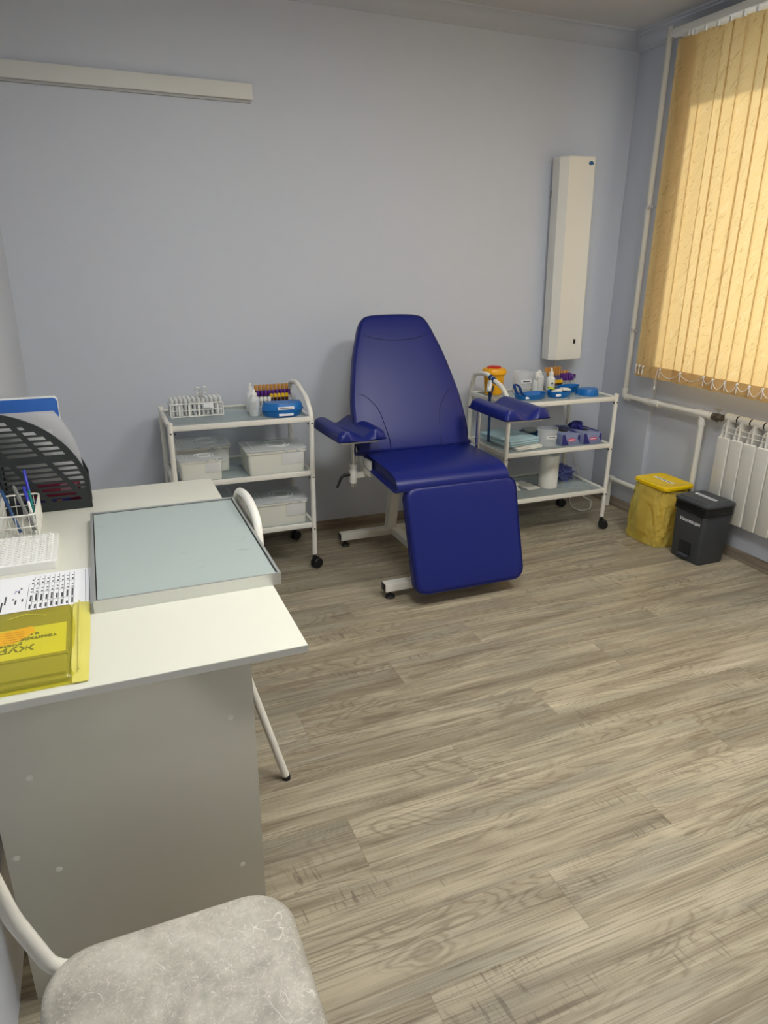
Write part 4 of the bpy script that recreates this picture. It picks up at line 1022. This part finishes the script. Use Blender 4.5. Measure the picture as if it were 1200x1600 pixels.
bm = bmn(); box(bm, 2.328, 2.350, 3.385, 3.415, ZT+0.080, ZT+0.118, 0.005); box(bm, 2.334, 2.342, 3.370, 3.388, ZT+0.088, ZT+0.098, 0.002); obj('trigger_head', bm, 'white_plastic', t)
b3 = bottle('white dropper bottle in front of the amber tubes on right trolley', 2.470, 3.440, ZT, 0.025, 0.085, 0.048, 'white_plastic')
bm = bmn(); lathe(bm, [(0.009, 3.4148), (0.009, 3.4140)], (0, 0, 0), 3, 'Y')
for v in bm.verts: v.co += V((2.463, 0, ZT+0.045))
obj('bottle_emblem', bm, 'ink', b3)
# bowls
bw = dish('blue dish heaped with white packets on the right trolley', 2.405, 3.260, ZT, 0.165, 0.100, 0.036, R(14), 'kidney', bend=0.10)
bm = bmn(); box(bm, 2.345, 2.378, 3.2045, 3.2055, ZT+0.010, ZT+0.024); obj('dish_label', bm, 'paper', bw)
for k, (dx, dy, dz, rz, ry) in enumerate(((0.012, 0.005, 0.032, 20, 8), (-0.02, -0.002, 0.030, -25, -12), (0.03, -0.012, 0.040, 5, 6))):
    bm = bmn(); box(bm, -0.028, 0.028, -0.018, 0.018, -0.007, 0.007, 0.004)
    bm.transform(Matrix.Translation((2.405+dx, 3.262+dy, ZT+dz)) @ Matrix.Rotation(R(rz), 4, 'Z') @ Matrix.Rotation(R(ry), 4, 'Y'))
    single('swab_packet', bm, 'tissue', ['white swab packet lying flat in the middle of the heaped blue dish', 'white swab packet tilted at the left of the heaped blue dish', 'white swab packet topmost at the right of the heaped blue dish'][k], 'packet', 'swab packets in the blue dish')
bm = bmn(); box(bm, -0.020, 0.020, -0.010, 0.010, -0.006, 0.006, 0.003); bm.transform(Matrix.Translation((2.372, 3.295, ZT+0.042)) @ Matrix.Rotation(R(15), 4, 'Y')); single('lime_packet', bm, 'lime', 'lime green packet in the heaped blue dish', 'packet')
dish('empty open blue kidney dish between two others on the right trolley', 2.545, 3.368, ZT, 0.150, 0.080, 0.038, R(4), 'kidney', bend=0.15)
dish('upturned blue kidney dish at the right end of the right trolley', 2.598, 3.255, ZT, 0.130, 0.105, 0.036, R(-8), 'kidney', inv=True)
# right tube rack
step_rack('clear rack of amber and purple capped tubes below the steriliser', 2.468, 2.628, [(3.512, 0.075), (3.486, 0.060), (3.459, 0.045), (3.432, 0.036), (3.406, 0.030)][:4], ZT)
xs8 = [2.480+i*0.0190 for i in range(8)]
tubes_at(('amber-capped tube in the back row of the right rack', 'amber tubes, back row of right rack', 'amber', 'clear', 0.0070, 0.122, 0.024), [(x, 3.512, ZT+0.002) for x in xs8[0:6]])
tubes_at(('amber-capped tube in the second row of the right rack', 'amber tubes, second row of right rack', 'amber', 'clear', 0.0070, 0.102, 0.024), [(x, 3.486, ZT+0.002) for x in xs8])
tubes_at(('slate-blue-capped tube at the left of the right rack', 'slate tubes in right rack', 'violet_blue', 'clear', 0.0070, 0.082, 0.022), [(x, 3.459, ZT+0.002) for x in xs8[0:4]])
tubes_at(('purple-capped tall tube at the right of the right rack', 'tall purple tubes in right rack', 'purple', 'clear', 0.0070, 0.092, 0.028), [(x, 3.459, ZT+0.002) for x in xs8[4:8]])
tubes_at(('yellow-capped dark tube at the front of the right rack', 'yellow tubes in right rack', 'yellow_cap', 'tube_dark', 0.0070, 0.058, 0.018), [(x, 3.432, ZT+0.002) for x in xs8[1:4]])
tubes_at(('purple-capped tube in the front row of the right rack', 'front purple tubes in right rack', 'purple', 'clear', 0.0070, 0.080, 0.026), [(x, 3.432, ZT+0.002) for x in xs8[4:8]])
step_rack('small clear rack of purple tubes at the right trolley back corner', 2.638, 2.676, [(3.505, 0.045), (3.479, 0.040)], ZT)
tubes_at(('purple-capped tube in the small corner rack', 'purple tubes in the small corner rack', 'purple', 'clear', 0.0066, 0.078, 0.024), [(x, y, ZT+0.002) for x in (2.648, 2.666) for y in (3.505, 3.479)])

# ---- middle shelf
def folded(label, x0, x1, y0, y1, z, n, th, m, name, rot=0, cat='drape'):
    bm = bmn(); random.seed(int(x0*1000)+n)
    for k in range(n):
        j = random.uniform(-.004, .004); ol = rrect(x1-x0-abs(j), y1-y0-abs(j), 0.012, 4)
        slab(bm, ol, round_levels(z+k*th, z+(k+1)*th-0.0006, th*0.40, 3), lambda u, v, h, j=j: V((u+j, v-j, h+0.0018*math.sin(u*25+k)*min(1, k))))
    bm.transform(Matrix.Translation(((x0+x1)/2, (y0+y1)/2, 0)) @ Matrix.Rotation(rot, 4, 'Z')); return single(name, bm, m, label, cat)
folded('white folded pads under the pale blue drape on the middle shelf', 2.085, 2.275, 3.175, 3.400, ZM, 2, 0.009, 'tissue', 'folded_pads', R(6), 'pads')
folded('pale blue folded drape stacked on the white pads of the right trolley', 2.035, 2.265, 3.195, 3.480, ZM+0.0195, 3, 0.012, 'drape', 'folded_drape', R(10))
dish('dark blue dish with a grey cloth on the right trolley middle shelf', 2.335, 3.430, ZM, 0.125, 0.110, 0.034, 0, 'kidney_dark', bend=0.0)
bm = bmn(); ol = rrect(0.080, 0.060, 0.02, 4, 2.338, 3.430); slab(bm, ol, round_levels(ZM+0.028, ZM+0.056, 0.010, 3), flatf); single('folded_cloth', bm, 'grey_soft', 'grey folded cloth resting in the dark blue dish', 'cloth')
jar('short clear labelled jar on the right trolley middle shelf', 2.318, 3.215, ZM, 0.056, 0.105)
def glove_box(label, x0, x1, y0, y1, z, h):
    t = thing('glove_box', label, 'glove box', ((x0+x1)/2, (y0+y1)/2, z), 0, 'glove boxes on the right trolley')
    bm = bmn(); box(bm, x0, x1, y0, y1, z, z+h, 0.0012); b = obj('carton', bm, 'glove_box', t)
    cx = (x0+x1)/2
    bm = bmn(); ol = rrect((x1-x0)*0.40, (y1-y0)*0.62, 0.03, 6, cx, (y0+y1)/2+0.01); slab(bm, ol, [(0, z+h-0.0005), (0, z+h+0.0005)], flatf); obj('opening', bm, 'dark', b)
    bm = bmn(); ol = rrect((x1-x0)*0.36, h*0.26, 0.004, 4, cx+0.004, z+h*0.46); slab(bm, ol, [(0, 0), (0, 0.0008)], lambda u, v, hh: V((u, y0-hh, v))); lb = obj('printed_label', bm, 'pink', b)
    bm = bmn(); box(bm, cx-0.014, cx+0.022, y0-0.0013, y0-0.0007, z+h*0.42, z+h*0.50); obj('label_print', bm, 'paper', lb)
    bm = bmn(); loft(bm, [[V((xx, y0-0.0003-q, zz)) for xx, zz in ((x0+0.002, z+0.002), (x0+0.05, z+0.002), (x0+0.030, z+h*0.55), (x0+0.020, z+h-0.002), (x0+0.002, z+h-0.002))] for q in (0, 0.0005)])
    loft(bm, [[V((xx, y0-0.0003-q, zz)) for xx, zz in ((x1-0.004, z+h*0.2), (x1-0.004, z+h*0.8), (x1-0.016, z+h-0.004), (x1-0.022, z+h*0.55))] for q in (0, 0.0005)])
    box(bm, x1-0.03, x1-0.004, y0+0.02, y1-0.02, z+h-0.0004, z+h+0.0004); obj('printed_pattern', bm, 'glove_box_dark', b)
glove_box('blue patterned glove box on the left of the pair', 2.395, 2.523, 3.180, 3.410, ZM, 0.066)
glove_box('blue patterned glove box with a glove pulled out, right of the pair', 2.532, 2.662, 3.165, 3.395, ZM, 0.066)
bm = bmn()
crumple(bm, (2.568, 3.290, ZM+0.0668), 0.034, 0.040, 0.026, 0.5, 7, 3)
for a, l in ((2.4, 0.05), (1.9, 0.045), (3.0, 0.04)): tube(bm, fillet([(2.57, 3.29, ZM+0.085), (2.57+l*0.7*math.cos(a), 3.29-0.02+l*0.4*math.sin(a), ZM+0.098), (2.57+l*1.2*math.cos(a), 3.27+l*0.6*math.sin(a), ZM+0.080)], 0.02, 4), [0.011]*6+[0.006], 10)
single('rubber_glove', bm, 'glove', 'crumpled dark blue glove sticking out of the right glove box', 'glove')
# ---- bottom shelf
t = thing('paper_roll', 'white paper towel roll standing on the right trolley bottom shelf', 'paper roll', (2.405, 3.290, ZL))
bm = bmn(); rings = []
for k, z in enumerate([ZL, ZL+0.004]+[ZL+0.01+0.18*i/9 for i in range(10)]+[ZL+0.194, ZL+0.197]):
    q = 0.97 if k in (0, 13) else 1
    rings.append([V((2.405+(0.056*q+0.0022*noise.noise(V((math.cos(a)*2, math.sin(a)*2, z*14))))*math.cos(a), 3.290+(0.056*q+0.0022*noise.noise(V((math.cos(a)*2, math.sin(a)*2, z*14))))*math.sin(a), z)) for a in [2*PI*j/32 for j in range(32)]])
loft(bm, rings); obj('roll', bm, 'tissue', t)
bm = bmn(); lathe(bm, [(0.018, ZL+0.1965), (0.018, ZL+0.1975)], (2.405, 3.29, 0), 18); obj('core', bm, 'grey_sheet', t)
bm = bmn(); rings = []
for k in range(13):
    u = k/12; x = -0.085+0.17*u; zz = 0.003+0.004*abs(math.sin(u*PI*3)); rings.append([V((x, -0.045, 0.0005)), V((x, 0.045, 0.0005)), V((x, 0.045, zz)), V((x, -0.045, zz))])
loft(bm, rings); bm.transform(Matrix.Translation((2.285, 3.345, ZL)) @ Matrix.Rotation(R(100), 4, 'Z')); single('face_mask', bm, 'tissue', 'white pleated mask lying flat on the bottom shelf', 'mask')
bm = bmn(); crumple(bm, (2.140, 3.300, ZL), 0.055, 0.045, 0.030, 0.55, 7, 8); single('paper_towel', bm, 'tissue', 'crumpled white paper towel on the bottom shelf near the chair', 'paper towel')
bm = bmn(); crumple(bm, (2.585, 3.400, ZL), 0.062, 0.060, 0.050, 0.5, 8, 5); single('plastic_bag', bm, 'glove_pale', 'crumpled lilac plastic bag on the right trolley bottom shelf', 'bag')

# ================================================================== BLOOD DRAW CHAIR
CX = 1.465
t = thing('phlebotomy_chair', 'royal blue padded reclining blood draw chair in the room centre', 'medical chair', (CX, 3.05, 0))
# base: two cross bars on feet, a spine and a raked column
def bar(name, p, q, wd, hh, m, par):
    bm = bmn(); p, q = V(p), V(q); tube(bm, [p, q], 0, flat=(wd, hh)); bmesh.ops.bevel(bm, geom=bm.edges[:], offset=0.003, segments=2, affect='EDGES'); return obj(name, bm, m, par, ang=30)
for y, x0, x1 in ((2.735, 1.128, 1.800), (3.410, 1.140, 1.790)):
    b = bar('cross_bar', (x0, y, 0.058), (x1, y, 0.058), 0.050, 0.040, 'white_metal', t)
    bm = bmn()
    for x, s in ((x0, -1), (x1, 1)): box(bm, min(x, x+s*0.003), max(x, x+s*0.003), y-0.023, y+0.023, 0.040, 0.076, 0.001)
    obj_loose('end_cap', bm, 'black', b)
    for x in (x0+0.032, x1-0.032):
        bm = bmn(); lathe(bm, [(0.024, 0.0), (0.025, 0.004), (0.020, 0.012), (0.008, 0.016), (0.006, 0.020), (0.006, 0.040)], (x, y, 0), 20); obj('levelling_foot', bm, 'black', b)
bar('spine_bar', (CX, 2.735, 0.058), (CX, 3.410, 0.058), 0.050, 0.038, 'white_metal', t)
bm = bmn(); loft(bm, [[V((x, y, z)) for x, y in ((1.416+dx, y0), (1.466+dx, y0), (1.466+dx, y1), (1.416+dx, y1))] for dx, y0, y1, z in ((0, 3.385, 3.435, 0.077), (0.038, 3.36, 3.43, 0.530))]); obj('column', bm, 'white_metal', t)
bm = bmn(); box(bm, 1.22, 1.71, 2.84, 2.87, 0.485, 0.520); box(bm, 1.22, 1.71, 3.34, 3.37, 0.500, 0.535); box(bm, 1.25, 1.28, 2.84, 3.36, 0.490, 0.525); box(bm, 1.66, 1.69, 2.84, 3.36, 0.490, 0.525)
obj('seat_frame', bm, 'white_metal', t)
bm = bmn()
for x in (1.185, 1.745): box(bm, x-0.006, x+0.006, 3.05, 3.20, 0.500, 0.580, 0.002)
obj_loose('hinge_plate', bm, 'white_metal', t)
# seat
W2 = 0.288
bm = bmn(); prof = []
yb_, yf_ = 3.135, 2.700
# side profile (y, top, bottom) from back to front: a waterfall nose
def seat_ring(x, e):
    pts = []
    top = [(3.130, 0.606), (3.05, 0.607), (2.95, 0.605), (2.85, 0.603), (2.78, 0.597), (2.735, 0.583), (2.712, 0.562), (2.704, 0.538), (2.712, 0.522), (2.74, 0.514)]
    bot = [(2.85, 0.520), (3.00, 0.528), (3.130, 0.536)]
    cy, cz = 2.92, 0.560
    for y, z in top+bot: pts.append(V((x, cy+(y-cy)*(1-e*0.10), cz+(z-cz)*(1-e))))
    return pts
rings = []
for k in range(5): a = PI/2*k/4; rings.append(seat_ring(CX-W2+0.020*(1-math.sin(a)), 0.42*(1-math.sin(a))**1.0 if k < 4 else 0))
for k in range(1, 8): rings.append(seat_ring(CX-W2+0.020+(2*W2-0.04)*k/8, 0))
for k in range(4, -1, -1): a = PI/2*k/4; rings.append(seat_ring(CX+W2-0.020*(1-math.sin(a)), 0.42*(1-math.sin(a)) if k < 4 else 0))
loft(bm, rings); seat = obj('seat', bm, 'blue', t, ang=50)
bm = bmn()
for s in (-1, 1): tube(bm, [(CX+s*(W2-0.006), 3.12, 0.601), (CX+s*(W2-0.006), 2.95, 0.600), (CX+s*(W2-0.006), 2.80, 0.595), (CX+s*(W2-0.006), 2.740, 0.580), (CX+s*(W2-0.006), 2.712, 0.548)], 0.003, 8)
tube(bm, [(CX-W2+0.01, 2.709, 0.526), (CX+W2-0.01, 2.709, 0.526)], 0.003, 8); obj('piping', bm, 'blue_seam', seat)
# backrest: outline in its own plane
BP0 = V((0, 3.115, 0.600)); BD = V((0, 0.345, 0.645)).normalized(); BN = V((0, -BD.z, BD.y))
half = [(0.270, 0.0), (0.300, 0.028), (0.311, 0.090), (0.305, 0.225), (0.290, 0.330), (0.252, 0.500), (0.212, 0.620), (0.192, 0.672), (0.168, 0.704), (0.130, 0.717), (0.065, 0.722)]
def smooth_closed(pts, n=5):
    out = []; N = len(pts)
    for i in range(N):
        p0, p1, p2, p3 = (V((*pts[(i+k) % N], 0)) for k in (-1, 0, 1, 2))
        for k in range(n):
            u = k/n; q = 0.5*((2*p1)+(p2-p0)*u+(2*p0-5*p1+4*p2-p3)*u*u+(3*p1-p0-3*p2+p3)*u**3); out.append((q.x, q.y))
    return out
ctrl = [(x, v) for x, v in half]+[(-x, v) for x, v in half[::-1]]
bol = smooth_closed(ctrl, 4)
bf = lambda u, v, h: V((CX-0.010+u, 0, 0))+BP0+BD*v+BN*h
bm = bmn()
lv = round_levels(-0.050, 0.014, 0.022, 5); lv += [(0.05, 0.0165), (0.10, 0.018), (0.16, 0.018), (0.22, 0.018)]
slab(bm, bol, lv, bf); back = obj('backrest', bm, 'blue', t, ang=50)
bm = bmn(); tube(bm, [bf(x, y, 0.007) for x, y in shrink(bol, 0.004)], 0.0032, 6, True); obj('piping', bm, 'blue_seam', back)
bm = bmn()
tube(bm, [bf(0.195*math.sin(a), 0.622-0.055*math.cos(a)**1.0+0.012, 0.0185-0.010*abs(math.sin(a))**8) for a in [(-0.5+k/24)*PI for k in range(25)]], 0.0024, 6)
for s in (-1, 1):
    tube(bm, fillet([bf(s*0.286, 0.305, 0.010), bf(s*0.235, 0.300, 0.0172), bf(s*0.168, 0.220, 0.018), bf(s*0.140, 0.060, 0.018), bf(s*0.142, 0.0, 0.016)], 0.14, 8), 0.0022, 6)
obj_loose('stitched_seam', bm, 'blue_seam', back)
bm = bmn(); slab(bm, shrink(bol, 0.012), [(0, -0.050), (0, -0.062)], bf); obj('back_board', bm, 'white_metal', back)
# leg rest
LP0 = V((0, 2.735, 0.540)); LD = V((0, -0.150, -0.480)).normalized(); LN = V((0, -(-LD.z), -0.150/0.503))
LN = V((0, LD.z, -LD.y)).normalized()
if LN.y > 0: LN = -LN
lf = lambda u, v, h: V((CX+0.040+u, 0, 0))+LP0+LD*v+LN*h
def leg_outline():
    ol = rrect(0.580, 0.500, 0.055, 8, 0, 0.250); return [(u*(1-0.02*(v/0.5)), v) for u, v in ol]
lo = leg_outline()
bm = bmn(); lv = round_levels(-0.032, 0.030, 0.024, 5); lv += [(0.06, 0.031), (0.12, 0.032), (0.2, 0.032)]
slab(bm, lo, lv, lf); legr = obj('leg_rest', bm, 'blue', t, ang=50)
bm = bmn(); tube(bm, [lf(x, y, 0.022) for x, y in shrink(lo, 0.004)], 0.003, 6, True); tube(bm, [lf(x, y, -0.022) for x, y in shrink(lo, 0.004)], 0.003, 6, True); obj('piping', bm, 'blue_seam', legr)
bm = bmn(); slab(bm, shrink(lo, 0.03), [(0, -0.032), (0, -0.042)], lf); obj('backing_board', bm, 'dark', legr)
bm = bmn()
for s in (-1, 1): tube(bm, [(CX+s*0.20, 2.855, 0.500), (CX+s*0.20, 2.790, 0.500), lf(s*0.20-0.04, 0.10, -0.045)], 0.010, 10)
obj_loose('leg_rest_bracket', bm, 'white_metal', t)
# arm rests: dished pads on chrome posts
def arm(xc, yc, z, rot, post, L=0.40, W=0.255, zb=0.43, knob=-1):
    bm = bmn(); nu, nv = 22, 18; Mx = Matrix.Translation((xc, yc, z)) @ Matrix.Rotation(rot, 4, 'Z')
    top, bot = [], []
    for i in range(nu+1):
        rt, rb = [], []
        for j in range(nv+1):
            u, v = -1+2*i/nu, -1+2*j/nv          # u across, v along
            ex = min(1, (1-abs(u))/0.16); ey = min(1, (1-abs(v))/0.11)
            e = math.sqrt(max(0, 1-(1-ex)**2))*math.sqrt(max(0, 1-(1-ey)**2))
            prof = 0.044+0.020*math.cos((abs(u)-0.62)*PI/0.62)*0.5 if True else 0
            dip = -0.016*math.exp(-(u/0.30)**2)
            cr = 1-0.04*(u*u)*(v*v)
            x, y = u*W/2*cr, v*L/2*cr
            rt.append(bm.verts.new((x, y, (prof+dip)*(0.28+0.72*e)))); rb.append(bm.verts.new((x*0.97, y*0.97, 0.0+0.004*(1-e))))
        top.append(rt); bot.append(rb)
    for i in range(nu):
        for j in range(nv):
            bm.faces.new((top[i][j], top[i+1][j], top[i+1][j+1], top[i][j+1])); bm.faces.new((bot[i][j], bot[i][j+1], bot[i+1][j+1], bot[i+1][j]))
    for i in range(nu):
        for j in (0, nv): bm.faces.new((bot[i][j], bot[i+1][j], top[i+1][j], top[i][j]))
    for j in range(nv):
        for i in (0, nu): bm.faces.new((bot[i][j], top[i][j], top[i][j+1], bot[i][j+1]))
    bm.transform(Mx); a = obj('armrest', bm, 'blue', t, ang=60)
    bm = bmn(); box(bm, -W*0.36, W*0.36, -L*0.42, L*0.42, -0.010, 0.0005, 0.001); bm.transform(Mx); obj('support_plate', bm, 'white_metal', a)
    px, py = post
    bm = bmn(); tube(bm, [(px, py, zb), (px, py, z-0.009)], 0.0125, 16); ps = obj('armrest_post', bm, 'chrome', t)
    bm = bmn(); lathe(bm, [(0.013, zb+0.02), (0.019, zb+0.02), (0.019, zb+0.085), (0.015, zb+0.088), (0.015, zb+0.096), (0.018, zb+0.098), (0.018, zb+0.118), (0.013, zb+0.118)], (px, py, 0), 18); box(bm, min(px, px-knob*0.10), max(px, px-knob*0.10), py-0.012, py+0.012, zb+0.045, zb+0.075); obj('clamp_sleeve', bm, 'white_metal', ps)
    bm = bmn(); tube(bm, [(px+knob*0.018, py, zb+0.062), (px+knob*0.030, py, zb+0.062)], 0.007, 10)
    tube(bm, fillet([(px+knob*0.024, py, zb+0.066), (px+knob*0.062, py-0.006, zb+0.062), (px+knob*0.090, py-0.01, zb+0.005)], 0.03, 5), [0.009, 0.009, 0.0085, 0.008, 0.008, 0.0075, 0.007, 0.006], 10); obj('clamp_lever', bm, 'black', ps)
arm(1.108, 3.165, 0.700, R(2), (1.128, 3.150), zb=0.430, knob=-1)
arm(1.851, 2.905, 0.7975, R(0), (1.772, 3.050), L=0.376, W=0.260, zb=0.430, knob=1)

# ================================================================== BINS
def bin_body(bm, x0, x1, y0, y1, z0, z1, k0, r=0.03):
    cx, cy = (x0+x1)/2, (y0+y1)/2; W, D = x1-x0, y1-y0
    rings = [[V((px, py, z)) for px, py in rrect(W*k, D*k, r, 6, cx, cy)] for k, z in ((k0*0.98, z0), (k0, z0+0.004), (1, z1), (0.96, z1), (k0*0.94, z0+0.01))]
    loft(bm, rings)
# yellow medical waste bin in its bag
yx0, yx1, yy0, yy1 = 2.782, 2.982, 2.745, 2.990; yz = 0.345
t = thing('waste_bin', 'yellow lidded waste bin wrapped in a yellow bag by the corner', 'bin', ((yx0+yx1)/2, (yy0+yy1)/2, 0))
bm = bmn(); bin_body(bm, yx0+0.012, yx1-0.008, yy0+0.012, yy1-0.012, 0.002, yz-0.01, 0.86, 0.03)
obj('bucket', bm, 'yellow', t)
bm = bmn()
for k in range(9): z = 0.055+k*0.020; box(bm, yx0+0.045, yx0+0.16, yy0+0.0115+0.010*(1-z/yz), yy0+0.0165+0.010*(1-z/yz), z, z+0.006)
obj('rib', bm, 'yellow', t)
bm = bmn(); ol = rrect(yx1-yx0+0.014, yy1-yy0+0.012, 0.03, 6, (yx0+yx1)/2, (yy0+yy1)/2); slab(bm, ol, [(0.004, yz-0.012), (0, yz-0.010), (0, yz+0.004), (0.006, yz+0.010), (0.018, yz+0.010), (0.022, yz+0.008)], flatf); ld = obj('lid', bm, 'yellow', t)
def lid_label(par, x, y, z, L, W, rot):
    Mx = Matrix.Translation((x, y, z)) @ Matrix.Rotation(rot, 4, 'Z')
    bm = bmn(); box(bm, -L/2, L/2, -W/2, W/2, 0, 0.0008); bm.transform(Mx); lb = obj('sticker', bm, 'paper', par)
    bm = bmn(); random.seed(int(L*1000)); x_ = -L/2+0.012
    while x_ < L/2-0.014:
        d = random.uniform(0.004, 0.009); box(bm, x_, x_+d, -W*0.2, W*0.2, 0.0007, 0.0012); x_ += d+0.003
    bm.transform(Mx); obj('sticker_print', bm, 'ink', lb)
lid_label(ld, 2.885, 2.872, yz+0.0082, 0.150, 0.022, R(-92))
# bag: wrinkled skin hanging round the bucket, swelling low at the left
bm = bmn(); rings = []; NB = 120
for k in range(45):
    v = k/44; z = 0.004+(yz-0.022)*v; ring_ = []
    for j in range(NB):
        a = 2*PI*j/NB; ca, sa = math.cos(a), math.sin(a)
        px = math.copysign(abs(ca)**0.55, ca); py = math.copysign(abs(sa)**0.55, sa)
        bul = 0.040*math.sin(PI*min(1, (1-v)*0.62+0.10))*(0.6+0.5*max(0, sa)+0.3*max(0, -ca)) if px < 0.6 else 0.006
        wr = 0.010*noise.noise(V((ca*4, sa*4, z*10)))+0.007*noise.noise(V((ca*11, sa*11, z*34+3)))+0.006*noise.noise(V((ca*5, sa*5, z*75)))*max(0, 0.3-sa)
        hw, hd = 0.094, 0.114
        x = (yx0+yx1)/2+px*(hw+min(bul, 0.042)+wr); y = (yy0+yy1)/2+py*(hd+min(bul*0.75, 0.02)+wr)
        x = min(x, 2.988)
        ring_.append(V((x, max(y, 2.712), z)))
    rings.append(ring_)
loft(bm, rings, True, False); obj('bin_bag', bm, 'bag_yellow', t, ang=70)
# dark grey pedal bin
gx0, gx1, gy0, gy1 = 2.800, 2.992, 2.468, 2.688; gz = 0.322
t = thing('pedal_bin', 'dark grey pedal bin with black liner in front of the radiator', 'bin', ((gx0+gx1)/2, (gy0+gy1)/2, 0))
bm = bmn(); bin_body(bm, gx0, gx1, gy0, gy1, 0.0, gz, 0.92, 0.022); body = obj('bucket', bm, 'bin_grey', t)
bm = bmn()
cx, cy = (gx0+gx1)/2, (gy0+gy1)/2; W, D = gx1-gx0, gy1-gy0; rings = []
for v in range(9):
    z = gz-0.050+0.048*v/8; ring_ = []
    for j, (px, py) in enumerate(rrect(W*1.0, D*1.0, 0.024, 8, cx, cy)):
        d = V((px-cx, py-cy, 0)).normalized(); q = 0.0035+0.003*math.sin(v*2.4+j*0.5)+0.004*noise.noise(V((px*30, py*30, z*60)))
        sagz = -0.024*max(0, noise.noise(V((px*9, py*9, 1.7))))*(1-v/8)
        ring_.append(V((px, py, z+sagz))+d*q)
    rings.append(ring_)
loft(bm, rings, False, False); obj('bin_liner', bm, 'bag_black', t, ang=70)
bm = bmn(); ol = rrect(W+0.014, D+0.014, 0.024, 6, cx, cy); slab(bm, ol, [(0.004, gz-0.002), (0, gz), (0, gz+0.010), (0.004, gz+0.014), (0.012, gz+0.0145), (0.016, gz+0.020), (0.022, gz+0.022)], flatf); ld = obj('lid', bm, 'bin_grey', t)
lid_label(ld, cx+0.002, cy, gz+0.0222, 0.140, 0.022, R(-92))
fx = lambda z: gx0+W/2*(1-(0.92+0.08*z/gz))-0.0012
bm = text_bm('Инновация', 0.026, lambda u, v, h: V((fx(0.215+v)-h, 2.567-u, 0.215+v)), 0.0008, 'CENTER', 0.0003); obj('lettering', bm, 'paper', t, recalc=False)
bm = bmn(); ol = rrect(0.082, 0.078, 0.010, 4, 2.578, 0.066); slab(bm, ol, [(0, 0), (0, 0.0012)], lambda u, v, h: V((fx(v)+0.0008-h, u, v))); rc = obj('pedal_recess', bm, 'dark', t)
bm = bmn(); box(bm, gx0-0.014, gx0+0.020, 2.545, 2.611, 0.022, 0.034, 0.004); obj('pedal', bm, 'bin_grey', t)
